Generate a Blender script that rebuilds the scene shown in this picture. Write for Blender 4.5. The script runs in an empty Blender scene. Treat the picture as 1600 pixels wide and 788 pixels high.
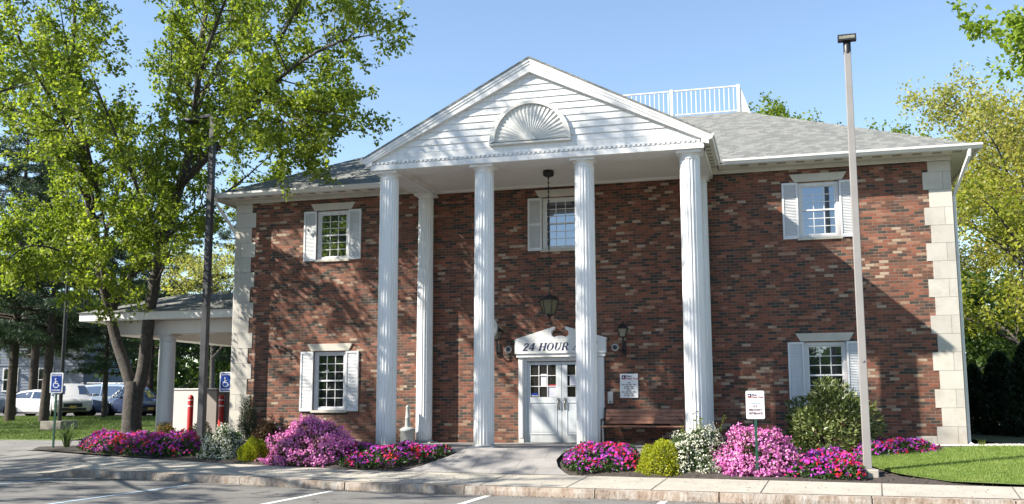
import bpy, math, random
import numpy as np
from mathutils import Vector, Matrix
PI = math.pi
rad = math.radians
S = bpy.context.scene
C = S.collection

# ------------------------------------------------------------------ camera
cam_d = bpy.data.cameras.new('camera'); cam = bpy.data.objects.new('camera', cam_d); C.objects.link(cam)
S.camera = cam
CX, CY, CZ = 5.1195, -22.5979, 0.971
yaw, pit, rol = 0.2531, 0.1289, -0.0047
F, PX, PY = 1485.12, 831.17, 436.65
fw0 = Vector((-math.sin(yaw), math.cos(yaw), 0)); rt0 = Vector((math.cos(yaw), math.sin(yaw), 0)); up0 = Vector((0, 0, 1))
FW = fw0*math.cos(pit)+up0*math.sin(pit); UP = -fw0*math.sin(pit)+up0*math.cos(pit)
RT = rt0*math.cos(rol)+UP*math.sin(rol); UP2 = -rt0*math.sin(rol)+UP*math.cos(rol)
RT.normalize()
M = Matrix((RT, UP2, -FW)).transposed().to_4x4(); M.translation = Vector((CX, CY, CZ))
cam.matrix_world = M
cam_d.sensor_fit = 'HORIZONTAL'; cam_d.sensor_width = 36.0
cam_d.lens = F/1600*36.0
cam_d.shift_x = (800-PX)/1600.0
cam_d.shift_y = (PY-394)/1600.0
cam_d.clip_start = 0.1; cam_d.clip_end = 2500

# ------------------------------------------------------------------ light
sun_dir = Vector((-1.63, -1.0, 1.46)).normalized()
w = bpy.data.worlds.new('World'); S.world = w; w.use_nodes = True
nt = w.node_tree; bg = nt.nodes['Background']
sky = nt.nodes.new('ShaderNodeTexSky'); sky.sky_type = 'NISHITA'; sky.sun_disc = False
sky.sun_elevation = math.asin(sun_dir.z); sky.sun_rotation = math.atan2(sun_dir.x, sun_dir.y)
sky.air_density = 1.0; sky.dust_density = 0.15; sky.ozone_density = 1.0; sky.altitude = 0
nt.links.new(sky.outputs[0], bg.inputs[0]); bg.inputs[1].default_value = 0.102
sl = bpy.data.lights.new('sun', 'SUN'); so = bpy.data.objects.new('sun', sl); C.objects.link(so)
sl.energy = 5.0; sl.angle = rad(0.53); sl.color = (1.0, 0.93, 0.82)
so.rotation_mode = 'QUATERNION'; so.rotation_quaternion = sun_dir.to_track_quat('Z', 'Y'); so.location = (0, 0, 40)
S.view_settings.view_transform = 'Standard'; S.view_settings.look = 'None'
S.view_settings.exposure = 1.33; S.view_settings.gamma = 1
S.render.engine = 'CYCLES'
S.render.resolution_x = 1024; S.render.resolution_y = 504
S.cycles.max_bounces = 6; S.cycles.transparent_max_bounces = 8

# ------------------------------------------------------------------ helpers
def tag(o, label=None, cat=None, group=None, kind=None):
    if label: o['label'] = label
    if cat: o['category'] = cat
    if group: o['group'] = group
    if kind: o['kind'] = kind
    return o
def empty(name, loc=(0, 0, 0), rz=0):
    o = bpy.data.objects.new(name, None); C.objects.link(o); o.location = loc; o.rotation_euler = (0, 0, rz)
    o.empty_display_size = .2
    return o
def thing(name, label, cat, loc=(0, 0, 0), rz=0, group=None):
    return tag(empty(name, loc, rz), label, cat, group)
def copy_tree(o, parent=None):
    c = o.copy(); C.objects.link(c)
    if parent is not None: c.parent = parent
    for ch in list(o.children): copy_tree(ch, c)
    return c

class MB:
    def __init__(s): s.v = []; s.f = []; s.sm = []
    def add(s, vs, fs, smooth=False):
        n = len(s.v); s.v += [tuple(p) for p in vs]; s.f += [tuple(i+n for i in f) for f in fs]; s.sm += [smooth]*len(fs); return s
    def box(s, x0, x1, y0, y1, z0, z1):
        return s.add([(x0,y0,z0),(x1,y0,z0),(x1,y1,z0),(x0,y1,z0),(x0,y0,z1),(x1,y0,z1),(x1,y1,z1),(x0,y1,z1)],
              [(0,3,2,1),(4,5,6,7),(0,1,5,4),(1,2,6,5),(2,3,7,6),(3,0,4,7)])
    def prism(s, poly, y0, y1):   # poly of (x,z) counter-clockwise seen from -Y, extruded in y
        n = len(poly)
        vs = [(x, y0, z) for x, z in poly]+[(x, y1, z) for x, z in poly]
        return s.add(vs, [tuple(range(n)), tuple(range(2*n-1, n-1, -1))]+[(i, i+n, (i+1) % n+n, (i+1) % n) for i in range(n)])
    def prism_x(s, poly, x0, x1):  # poly of (y,z)
        n = len(poly)
        vs = [(x0, y, z) for y, z in poly]+[(x1, y, z) for y, z in poly]
        return s.add(vs, [tuple(range(n)), tuple(range(2*n-1, n-1, -1))]+[(i, i+n, (i+1) % n+n, (i+1) % n) for i in range(n)])
    def prism_z(s, poly, z0, z1):
        n = len(poly)
        vs = [(x, y, z0) for x, y in poly]+[(x, y, z1) for x, y in poly]
        return s.add(vs, [tuple(range(n-1, -1, -1)), tuple(range(n, 2*n))]+[(i, (i+1) % n, (i+1) % n+n, i+n) for i in range(n)])
    def lathe(s, prof, cx=0, cy=0, n=24, smooth=True, z0=0):  # prof of (r,z)
        vs = []; fs = []
        for r, z in prof:
            for k in range(n):
                a = 2*PI*k/n; vs.append((cx+r*math.cos(a), cy+r*math.sin(a), z0+z))
        m = len(prof)
        for i in range(m-1):
            for k in range(n):
                k2 = (k+1) % n; fs.append((i*n+k, i*n+k2, (i+1)*n+k2, (i+1)*n+k))
        s.add(vs, fs, smooth)
        s.add([vs[k] for k in range(n)], [tuple(range(n-1, -1, -1))]); s.add([vs[(m-1)*n+k] for k in range(n)], [tuple(range(n))])
        return s
    def tube(s, pts, rs, n=8, smooth=True, cap=True):
        pts = [Vector(p) for p in pts]
        if not isinstance(rs, (list, tuple)): rs = [rs]*len(pts)
        vs = []; fs = []; ref = None
        for i, p in enumerate(pts):
            t = (pts[min(i+1, len(pts)-1)]-pts[max(i-1, 0)])
            if t.length < 1e-9: t = Vector((0, 0, 1))
            t.normalize()
            if ref is None: ref = Vector((1, 0, 0)) if abs(t.x) < .8 else Vector((0, 1, 0))
            u = (ref-t*ref.dot(t)).normalized(); ref = u; v = t.cross(u)
            for k in range(n):
                a = 2*PI*k/n; vs.append(p+u*(rs[i]*math.cos(a))+v*(rs[i]*math.sin(a)))
        m = len(pts)
        for i in range(m-1):
            for k in range(n):
                k2 = (k+1) % n; fs.append((i*n+k, i*n+k2, (i+1)*n+k2, (i+1)*n+k))
        s.add(vs, fs, smooth)
        if cap: s.add([vs[k] for k in range(n)], [tuple(range(n-1, -1, -1))]); s.add([vs[(m-1)*n+k] for k in range(n)], [tuple(range(n))])
        return s
    def build(s, name, mat, parent=None, bevel=0, loc=None):
        me = bpy.data.meshes.new(name); me.from_pydata(s.v, [], s.f); me.materials.append(mat)
        me.polygons.foreach_set('use_smooth', s.sm); me.update()
        o = bpy.data.objects.new(name, me); C.objects.link(o)
        if parent is not None: o.parent = parent
        if loc: o.location = loc
        if bevel:
            b = o.modifiers.new('bevel', 'BEVEL'); b.width = bevel; b.segments = 2; b.limit_method = 'ANGLE'; b.angle_limit = rad(40)
        return o

def quads_object(name, V, nper, mat, parent=None, smooth=False):
    """V: (n*nper,3) array, every consecutive nper vertices are one polygon"""
    V = np.asarray(V, dtype=np.float32).reshape(-1, 3); n = len(V)//nper
    me = bpy.data.meshes.new(name); me.vertices.add(len(V)); me.vertices.foreach_set('co', V.ravel())
    me.loops.add(n*nper); me.loops.foreach_set('vertex_index', np.arange(n*nper, dtype=np.int32))
    me.polygons.add(n); me.polygons.foreach_set('loop_start', np.arange(0, n*nper, nper, dtype=np.int32))
    me.polygons.foreach_set('loop_total', np.full(n, nper, dtype=np.int32))
    me.materials.append(mat); me.update(calc_edges=True)
    o = bpy.data.objects.new(name, me); C.objects.link(o)
    if parent is not None: o.parent = parent
    return o
def rand_dirs(r, n, up=0.0):
    d = r.normal(size=(n, 3)); d[:, 2] += up; return d/np.linalg.norm(d, axis=1)[:, None]
def leaf_verts(r, P, size, aspect=0.55, up=0.4, droop=0.0, tang=None):
    """leaf shaped quads at P; returns verts with 4 per leaf"""
    n = len(P); N = rand_dirs(r, n, up)
    A = r.normal(size=(n, 3)) if tang is None else tang+r.normal(size=(n, 3))*.35
    A[:, 2] -= droop
    A -= N*(A*N).sum(1)[:, None]; A /= np.linalg.norm(A, axis=1)[:, None]+1e-9
    B = np.cross(N, A); L = (size*r.uniform(.65, 1.25, n))[:, None]; W = L*aspect*.5
    v0 = P; v1 = P+A*L*.45+B*W+N*L*.07; v2 = P+A*L; v3 = P+A*L*.45-B*W+N*L*.07
    return np.stack([v0, v1, v2, v3], 1).reshape(-1, 3)

# ------------------------------------------------------------------ materials
def newmat(name):
    m = bpy.data.materials.new(name); m.use_nodes = True; nt = m.node_tree
    return m, nt, nt.nodes['Principled BSDF']
def N(nt, t, **kw):
    n = nt.nodes.new(t)
    for k, v in kw.items():
        if k in n.inputs.keys() if isinstance(k, str) else False: n.inputs[k].default_value = v
        else: setattr(n, k, v)
    return n
def math_n(nt, op, a, b=None, c=None):
    n = nt.nodes.new('ShaderNodeMath'); n.operation = op
    for i, x in enumerate((a, b, c)):
        if x is None: continue
        if isinstance(x, (int, float)): n.inputs[i].default_value = x
        else: nt.links.new(x, n.inputs[i])
    return n.outputs[0]
def ramp(nt, fac, stops, interp='LINEAR'):
    n = nt.nodes.new('ShaderNodeValToRGB'); cr = n.color_ramp; cr.interpolation = interp
    while len(cr.elements) < len(stops): cr.elements.new(.5)
    for e, (p, c) in zip(cr.elements, stops): e.position = p; e.color = (*c, 1)
    nt.links.new(fac, n.inputs[0]); return n.outputs[0]
def coords(nt, kind='Object'):
    return nt.nodes.new('ShaderNodeTexCoord').outputs[kind]
def noise(nt, vec, scale, detail=4, rough=.55, out='Fac'):
    n = nt.nodes.new('ShaderNodeTexNoise'); n.inputs['Scale'].default_value = scale; n.inputs['Detail'].default_value = detail
    n.inputs['Roughness'].default_value = rough; nt.links.new(vec, n.inputs['Vector']); return n.outputs[out]
def mixc(nt, fac, a, b, mode='MIX'):
    n = nt.nodes.new('ShaderNodeMix'); n.data_type = 'RGBA'; n.blend_type = mode
    for idx, x in ((0, fac), (6, a), (7, b)):
        if isinstance(x, (int, float)): n.inputs[idx].default_value = x
        elif isinstance(x, tuple): n.inputs[idx].default_value = (*x, 1)
        else: nt.links.new(x, n.inputs[idx])
    return n.outputs[2]
def bump(nt, h, strength, dist, bsdf):
    b = nt.nodes.new('ShaderNodeBump'); b.inputs['Strength'].default_value = strength; b.inputs['Distance'].default_value = dist
    nt.links.new(h, b.inputs['Height']); nt.links.new(b.outputs[0], bsdf.inputs['Normal'])
def simple(name, col, rough=.6, var=.12, scale=6, metal=0, bump_s=0.0, spec=.5, coat=0):
    m, nt, b = newmat(name); co = coords(nt)
    f = noise(nt, co, scale, 5)
    lo = tuple(max(0, c*(1-var)) for c in col); hi = tuple(min(1, c*(1+var)) for c in col)
    nt.links.new(ramp(nt, f, [(.3, lo), (.7, hi)]), b.inputs['Base Color'])
    b.inputs['Roughness'].default_value = rough; b.inputs['Metallic'].default_value = metal
    b.inputs['Specular IOR Level'].default_value = spec; b.inputs['Coat Weight'].default_value = coat
    if bump_s: bump(nt, noise(nt, co, scale*8, 4), bump_s, .004, b)
    return m
def plastic_white(name, col=(.80, .80, .79), rough=.45):
    m, nt, b = newmat(name); co = coords(nt)
    f = noise(nt, co, 1.3, 6, .65); g = noise(nt, co, 14, 4, .6)
    c1 = ramp(nt, f, [(.3, tuple(c*.93 for c in col)), (.65, col)])
    c2 = mixc(nt, ramp(nt, g, [(.62, (0, 0, 0)), (.8, (.25, .25, .25))]), c1, tuple(c*.82 for c in col))
    mp = nt.nodes.new('ShaderNodeMapping'); mp.inputs['Scale'].default_value = (9, 9, .5); nt.links.new(co, mp.inputs[0])
    c2 = mixc(nt, .6, c2, ramp(nt, noise(nt, mp.outputs[0], 1.0, 5, .65), [(.38, (.86, .85, .82)), (.55, (1, 1, 1))]), 'MULTIPLY')
    sp_ = nt.nodes.new('ShaderNodeSeparateXYZ'); nt.links.new(co, sp_.inputs[0])
    c2 = mixc(nt, .8, c2, ramp(nt, math_n(nt, 'ADD', sp_.outputs[2], math_n(nt, 'MULTIPLY', f, .6)), [(.34, (.60, .58, .54)), (.62, (1, 1, 1))]), 'MULTIPLY')
    nt.links.new(c2, b.inputs['Base Color']); b.inputs['Roughness'].default_value = rough
    bump(nt, g, .15, .003, b)
    return m

def cell_hash(nt, wu, hv, u, v, half=True, extra=0.0):
    row = math_n(nt, 'FLOOR', math_n(nt, 'DIVIDE', v, hv))
    sh = math_n(nt, 'MULTIPLY', math_n(nt, 'MODULO', math_n(nt, 'ADD', row, 1000), 2), .5) if half else 0
    uu = math_n(nt, 'ADD', math_n(nt, 'DIVIDE', u, wu), sh)
    if not half:
        wn0 = nt.nodes.new('ShaderNodeTexWhiteNoise'); wn0.noise_dimensions = '1D'; nt.links.new(row, wn0.inputs['W'])
        uu = math_n(nt, 'ADD', uu, wn0.outputs['Value'])
    cell = math_n(nt, 'FLOOR', uu)
    cmb = nt.nodes.new('ShaderNodeCombineXYZ'); nt.links.new(cell, cmb.inputs[0]); nt.links.new(row, cmb.inputs[1]); cmb.inputs[2].default_value = extra
    wn = nt.nodes.new('ShaderNodeTexWhiteNoise'); wn.noise_dimensions = '3D'; nt.links.new(cmb.outputs[0], wn.inputs['Vector'])
    fu = math_n(nt, 'FRACT', uu); fv = math_n(nt, 'FRACT', math_n(nt, 'DIVIDE', v, hv))
    return wn.outputs['Value'], wn.outputs['Color'], fu, fv

def mat_brick():
    m, nt, b = newmat('brick'); co = coords(nt)
    sep = nt.nodes.new('ShaderNodeSeparateXYZ'); nt.links.new(co, sep.inputs[0])
    wob = noise(nt, co, 5, 2); 
    u = math_n(nt, 'ADD', math_n(nt, 'ADD', sep.outputs[0], sep.outputs[1]), 200.0)
    v = math_n(nt, 'ADD', sep.outputs[2], math_n(nt, 'MULTIPLY', wob, .004))
    v = math_n(nt, 'ADD', v, 20*.06773)
    val, colr, fu, fv = cell_hash(nt, .200, .06773, u, v)
    # clumps of darker and lighter bricks
    big = noise(nt, co, .45, 3)
    val2 = math_n(nt, 'ADD', val, math_n(nt, 'MULTIPLY', math_n(nt, 'SUBTRACT', big, .5), .5))
    c = ramp(nt, val2, [(0, (0.047, 0.040, 0.032)), (.10, (0.078, 0.043, 0.031)), (.24, (0.120, 0.052, 0.032)), (.42, (0.182, 0.066, 0.038)),
                       (.62, (0.239, 0.083, 0.047)), (.77, (0.156, 0.074, 0.047)), (.87, (0.281, 0.129, 0.080)), (.935, (0.310, 0.197, 0.131)), (.98, (0.387, 0.298, 0.218))], 'CONSTANT')
    n1 = noise(nt, co, 45, 5, .7)
    c = mixc(nt, .55, c, ramp(nt, n1, [(.3, (.55, .55, .55)), (.7, (1.25, 1.2, 1.15))]), 'MULTIPLY')
    # brick edges slightly chalky
    mu = math_n(nt, 'MINIMUM', fu, math_n(nt, 'SUBTRACT', 1.0, fu)); mv = math_n(nt, 'MINIMUM', fv, math_n(nt, 'SUBTRACT', 1.0, fv))
    du = math_n(nt, 'MULTIPLY', mu, .200); dv = math_n(nt, 'MULTIPLY', mv, .06773)
    d = math_n(nt, 'MINIMUM', du, dv)
    mort = ramp(nt, math_n(nt, 'MULTIPLY', d, 100), [(.40, (1, 1, 1)), (.58, (0, 0, 0))])
    mc = ramp(nt, noise(nt, co, 2.2, 4), [(.35, (.13, .10, .08)), (.7, (.21, .175, .145))])
    c = mixc(nt, mort, c, mc)
    # faint stains
    st = noise(nt, co, .8, 6, .7)
    c = mixc(nt, .5, c, ramp(nt, st, [(.35, (.78, .78, .8)), (.6, (1.08, 1.05, 1.02))]), 'MULTIPLY')
    damp = math_n(nt, 'ADD', sep.outputs[2], math_n(nt, 'MULTIPLY', st, .9))
    c = mixc(nt, .75, c, ramp(nt, damp, [(.35, (.62, .62, .60)), (.95, (1, 1, 1))]), 'MULTIPLY')
    mp2 = nt.nodes.new('ShaderNodeMapping'); mp2.inputs['Scale'].default_value = (2.5, 2.5, .22); nt.links.new(co, mp2.inputs[0])
    c = mixc(nt, .55, c, ramp(nt, noise(nt, mp2.outputs[0], 1.0, 5, .6), [(.35, (.80, .79, .78)), (.55, (1, 1, 1)), (.75, (1.10, 1.08, 1.05))]), 'MULTIPLY')
    nt.links.new(c, b.inputs['Base Color']); b.inputs['Roughness'].default_value = .85
    h = math_n(nt, 'ADD', math_n(nt, 'MULTIPLY', math_n(nt, 'SUBTRACT', 1.0, mort), .8), math_n(nt, 'ADD', math_n(nt, 'MULTIPLY', n1, .25), math_n(nt, 'MULTIPLY', val, .5)))
    bump(nt, h, .7, .008, b)
    return m
def mat_shingle(name='shingle', tint=1.0):
    m, nt, b = newmat(name); co = coords(nt)
    sep = nt.nodes.new('ShaderNodeSeparateXYZ'); nt.links.new(co, sep.inputs[0])
    g = nt.nodes.new('ShaderNodeNewGeometry'); sn = nt.nodes.new('ShaderNodeSeparateXYZ'); nt.links.new(g.outputs['True Normal'], sn.inputs[0])
    side = math_n(nt, 'GREATER_THAN', math_n(nt, 'ABSOLUTE', sn.outputs[0]), math_n(nt, 'ABSOLUTE', sn.outputs[1]))
    u = math_n(nt, 'ADD', math_n(nt, 'MULTIPLY', sep.outputs[1], side), math_n(nt, 'MULTIPLY', sep.outputs[0], math_n(nt, 'SUBTRACT', 1.0, side)))
    u = math_n(nt, 'ADD', u, 200)
    val, colr, fu, fv = cell_hash(nt, .17, .0665, u, sep.outputs[2], half=False)
    c = ramp(nt, val, [(0, (.135*tint, .139*tint, .130*tint)), (.3, (.155*tint, .16*tint, .148*tint)), (.6, (.185*tint, .19*tint, .176*tint)), (.85, (.20*tint, .20*tint, .188*tint))], 'CONSTANT')
    c = mixc(nt, .6, c, ramp(nt, noise(nt, co, 60, 3, .8), [(.3, (.6, .6, .6)), (.7, (1.3, 1.3, 1.3))]), 'MULTIPLY')
    c = mixc(nt, .5, c, ramp(nt, noise(nt, co, .7, 4), [(.3, (.92, .92, .93)), (.7, (1.04, 1.04, 1.03))]), 'MULTIPLY')
    line = ramp(nt, fv, [(.0, (.3, .3, .3)), (.16, (1, 1, 1))])
    c = mixc(nt, .9, c, line, 'MULTIPLY')
    nt.links.new(c, b.inputs['Base Color']); b.inputs['Roughness'].default_value = .95
    bump(nt, math_n(nt, 'ADD', math_n(nt, 'SUBTRACT', 1.0, fv), math_n(nt, 'MULTIPLY', val, .7)), .6, .012, b)
    return m
def mat_foliage(name, cols, trans=.45, rough=.5, pos_scale=.8, pos_amt=.5):
    m, nt, b = newmat(name); g = nt.nodes.new('ShaderNodeNewGeometry'); co = coords(nt)
    f = math_n(nt, 'ADD', math_n(nt, 'MULTIPLY', g.outputs['Random Per Island'], 1-pos_amt), math_n(nt, 'MULTIPLY', noise(nt, co, pos_scale, 3), pos_amt))
    k = len(cols); c = ramp(nt, f, [(.12+.76*i/(k-1), cc) for i, cc in enumerate(cols)])
    nt.links.new(c, b.inputs['Base Color']); b.inputs['Roughness'].default_value = rough; b.inputs['Specular IOR Level'].default_value = .35
    t = nt.nodes.new('ShaderNodeBsdfTranslucent'); c2 = mixc(nt, 1.0, c, (1.35, 1.45, .8), 'MULTIPLY'); nt.links.new(c2, t.inputs[0])
    mx = nt.nodes.new('ShaderNodeMixShader'); mx.inputs[0].default_value = trans
    nt.links.new(b.outputs[0], mx.inputs[1]); nt.links.new(t.outputs[0], mx.inputs[2])
    nt.links.new(mx.outputs[0], nt.nodes['Material Output'].inputs[0]); return m
def mat_blossom(name, stops, pos_scale, pos_amt, interp='CONSTANT'):
    m, nt, b = newmat(name); g = nt.nodes.new('ShaderNodeNewGeometry'); co = coords(nt)
    n = noise(nt, co, pos_scale, 2)
    nn = math_n(nt, 'MULTIPLY', math_n(nt, 'SUBTRACT', n, .5), 2.2*pos_amt)
    f = math_n(nt, 'ADD', math_n(nt, 'ADD', .5*pos_amt, nn), math_n(nt, 'MULTIPLY', g.outputs['Random Per Island'], 1-pos_amt))
    c = ramp(nt, f, stops, interp)
    nt.links.new(c, b.inputs['Base Color']); b.inputs['Roughness'].default_value = .6; b.inputs['Specular IOR Level'].default_value = .2
    t = nt.nodes.new('ShaderNodeBsdfTranslucent'); nt.links.new(c, t.inputs[0])
    mx = nt.nodes.new('ShaderNodeMixShader'); mx.inputs[0].default_value = .3
    nt.links.new(b.outputs[0], mx.inputs[1]); nt.links.new(t.outputs[0], mx.inputs[2])
    nt.links.new(mx.outputs[0], nt.nodes['Material Output'].inputs[0]); return m
def mat_glass(name='window_glass', refl=.24, tint=(.80, .88, 1.0), base=(.012, .014, .016)):
    m, nt, b = newmat(name); b.inputs['Base Color'].default_value = (*base, 1); b.inputs['Roughness'].default_value = .1
    co = coords(nt); gl = nt.nodes.new('ShaderNodeBsdfGlossy'); gl.inputs['Roughness'].default_value = .015; gl.inputs[0].default_value = (*tint, 1)
    bp = nt.nodes.new('ShaderNodeBump'); bp.inputs['Strength'].default_value = .05; bp.inputs['Distance'].default_value = .004
    nt.links.new(noise(nt, co, 3.0, 1), bp.inputs['Height']); nt.links.new(bp.outputs[0], gl.inputs['Normal'])
    mx = nt.nodes.new('ShaderNodeMixShader'); mx.inputs[0].default_value = refl
    nt.links.new(b.outputs[0], mx.inputs[1]); nt.links.new(gl.outputs[0], mx.inputs[2])
    nt.links.new(mx.outputs[0], nt.nodes['Material Output'].inputs[0]); return m
def mat_ground(name, stops, scale, rough=.95, bs=.4, bd=.01, big=.3, fine=120):
    m, nt, b = newmat(name); co = coords(nt)
    f = noise(nt, co, scale, 8, .7); c = ramp(nt, f, stops)
    c = mixc(nt, .6, c, ramp(nt, noise(nt, co, big, 5, .6), [(.3, (.78, .78, .78)), (.7, (1.15, 1.15, 1.15))]), 'MULTIPLY')
    c = mixc(nt, .5, c, ramp(nt, noise(nt, co, fine, 2, .8), [(.3, (.55, .55, .55)), (.7, (1.35, 1.35, 1.35))]), 'MULTIPLY')
    nt.links.new(c, b.inputs['Base Color']); b.inputs['Roughness'].default_value = rough
    bump(nt, noise(nt, co, fine*.7, 5, .7), bs, bd, b); return m

MAT = {}
MAT['brick'] = mat_brick(); MAT['shingle'] = mat_shingle()
MAT['white'] = plastic_white('white_trim', (.70, .70, .69)); MAT['column'] = plastic_white('column_paint', (.70, .71, .71), .4)
MAT['soffit'] = simple('soffit_paint', (.62, .60, .54), .7, .10, 2)
MAT['ceiling'] = simple('porch_ceiling', (.66, .64, .60), .7, .06, 1)
def mat_blocks(name, col, amt=.16):
    m, nt, b = newmat(name); co = coords(nt); g = nt.nodes.new('ShaderNodeNewGeometry')
    c = ramp(nt, g.outputs['Random Per Island'], [(0, tuple(x*(1-amt) for x in col)), (.5, col), (1, (col[0]*(1+amt*.4), col[1]*(1+amt*.35), col[2]*(1+amt*.2)))])
    st = noise(nt, co, 1.6, 7, .7); c = mixc(nt, .8, c, ramp(nt, st, [(.3, (.72, .70, .66)), (.5, (.97, .97, .96)), (.7, (1.06, 1.05, 1.04))]), 'MULTIPLY')
    sep = nt.nodes.new('ShaderNodeSeparateXYZ'); nt.links.new(co, sep.inputs[0])
    c = mixc(nt, .8, c, ramp(nt, math_n(nt, 'ADD', sep.outputs[2], math_n(nt, 'MULTIPLY', st, .5)), [(.15, (.74, .70, .63)), (.62, (1, 1, 1))]), 'MULTIPLY')
    nt.links.new(c, b.inputs['Base Color']); b.inputs['Roughness'].default_value = .85; bump(nt, noise(nt, co, 40, 4), .35, .005, b); return m
MAT['stone'] = simple('limestone', (.48, .455, .39), .8, .12, 3, bump_s=.3)
MAT['stone_white'] = mat_blocks('cast_stone_quoin', (.475, .45, .405))
MAT['shutter'] = plastic_white('shutter_paint', (.64, .65, .66), .5)
MAT['frame'] = plastic_white('window_frame', (.66, .66, .66), .4)
MAT['glass'] = mat_glass()
MAT['gutter'] = simple('gutter_metal', (.62, .61, .58), .4, .06, 2)
MAT['black'] = simple('black_metal', (.012, .012, .013), .45, .2, 8)
MAT['darkbronze'] = simple('dark_bronze', (.035, .036, .042), .5, .3, 5)
MAT['amber'] = simple('lantern_glass', (.11, .10, .055), .25, .2, 9)
MAT['frosted'] = simple('frosted_glass', (.24, .23, .17), .3, .2, 9)
MAT['wood'] = simple('bench_slats', (.27, .125, .075), .6, .25, 7)
MAT['concrete'] = mat_ground('concrete', [(.3, (.32, .295, .25)), (.7, (.41, .38, .325))], 3, .9, .25, .004, .6, 90)
MAT['redpaint'] = simple('red_bollard', (.42, .018, .016), .45, .15, 4)
MAT['reflective'] = simple('white_tape', (.75, .75, .75), .4, .05, 4)
MAT['signblue'] = simple('sign_blue', (.012, .055, .32), .4, .06, 4)
MAT['signwhite'] = simple('sign_white', (.78, .78, .78), .4, .04, 4)
MAT['navy'] = simple('navy_letters', (.018, .022, .07), .5, .1, 4)
MAT['signred'] = simple('sign_red', (.33, .018, .03), .5, .1, 4)
MAT['signplum'] = simple('sign_plum_lettering', (.16, .03, .06), .5, .1, 4)
MAT['signdark'] = simple('sign_dark_lettering', (.10, .06, .07), .5, .1, 4)
MAT['signpale'] = simple('sign_pale_lettering', (.42, .55, .70), .5, .1, 4)
MAT['greenpost'] = simple('green_post', (.012, .07, .045), .5, .2, 8)
MAT['galv'] = simple('grey_post', (.20, .21, .22), .5, .2, 8, metal=.5)
MAT['polegrey'] = simple('pole_paint', (.25, .237, .228), .55, .08, 2)
MAT['bark'] = mat_ground('bark', [(.3, (.035, .030, .026)), (.7, (.105, .092, .08))], 9, .95, 1.0, .03, 1.5, 30)
MAT['darkbark'] = mat_ground('dark_bark', [(.3, (.03, .022, .018)), (.7, (.085, .065, .05))], 9, .95, 1.0, .03, 1.5, 30)
MAT['paper'] = simple('paper', (.60, .60, .66), .7, .06, 20)
MAT['siding_grey'] = simple('grey_siding', (.20, .23, .28), .7, .05, 2)
MAT['maple'] = mat_foliage('spring_maple_leaves', [(.05, .085, .012), (.12, .17, .02), (.235, .285, .035), (.40, .42, .08)], .52)
MAT['needles'] = mat_foliage('pine_needles', [(.018, .040, .022), (.035, .065, .032), (.06, .095, .04)], .15, .6)
MAT['oak'] = mat_foliage('yellow_oak_catkins', [(.15, .17, .035), (.26, .27, .06), (.38, .36, .10), (.44, .40, .17)], .45)
MAT['limeleaf'] = mat_foliage('lime_leaves', [(.07, .12, .015), (.15, .21, .025), (.28, .30, .045)], .5)
MAT['midgreen'] = mat_foliage('mid_green_leaves', [(.03, .06, .012), (.055, .10, .018), (.10, .15, .03)], .4)
MAT['arbor'] = mat_foliage('arborvitae_foliage', [(.012, .03, .012), (.02, .045, .017), (.035, .065, .022)], .1)

# ------------------------------------------------------------------ terrain
def lin(x, xs, ys): return float(np.interp(x, xs, ys))
KX = [-60, -9.2, -6.5, -3.7, -.65, 2.3, 4.9, 8.6, 14, 60]; KY = [-5.5, -5.45, -5.4, -5.62, -6.0, -6.32, -6.6, -6.8, -7.1, -9.5]
def yk(x): return lin(x, KX, KY)
WX = [-60, -14, -12.5, -11.5, -9.7, -7.3, -4.7, -2.3, 1.2, 4.9, 8.8, 14, 60]; WY = [-1.5, -1.9, -2.2, -2.55, -3.1, -3.65, -3.95, -4.25, -4.62, -5.05, -5.62, -6.0, -8.4]
def yb(x): return lin(x, WX, WY)
def zc(x): return -.66+.022*min(max(-3-x, 0), 12)
def sstep(a, b, x):
    t = min(max((x-a)/(b-a), 0), 1); return t*t*(3-2*t)
def H(x, y):
    z0 = zc(x)
    k = yk(x)
    if y <= k: return z0
    st = .14*sstep(-10.3, -9.0, x)
    b = yb(x)
    if y <= b: return z0+st+(.24-st)*(y-k)/(b-k)
    zb = z0+.24
    yend = lin(x, [-60, -5.2, -3.9, 3.9, 5.2, 60], [-1.0, -1.0, -3.0, -3.0, -1.0, -1.0])
    f = min((y-b)/(yend-b), 1)
    zin = zb+(0-zb)*f
    zl = -.19 if x < -13 else zb+.05*min(1, (y-b))
    if y > 4: zl = zl+(min(y, 18)-4)*.040
    return zl+(zin-zl)*sstep(-10.3, -8.9, x)

def patch(name, lo, hi, xs, ny, off, mat, zf=None, label=None):
    vs = []; fs = []
    for x in xs:
        a, b = lo(x), hi(x)
        for j in range(ny+1):
            y = a+(b-a)*j/ny; vs.append((x, y, (zf or H)(x, y)+off))
    for i in range(len(xs)-1):
        for j in range(ny):
            a = i*(ny+1)+j; fs.append((a, a+ny+1, a+ny+2, a+1))
    o = MB().add(vs, fs, True).build(name, mat); tag(o, kind='structure'); return o
def rng(a, b, st):
    n = max(1, int(round((b-a)/st))); return [a+(b-a)*i/n for i in range(n+1)]

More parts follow.
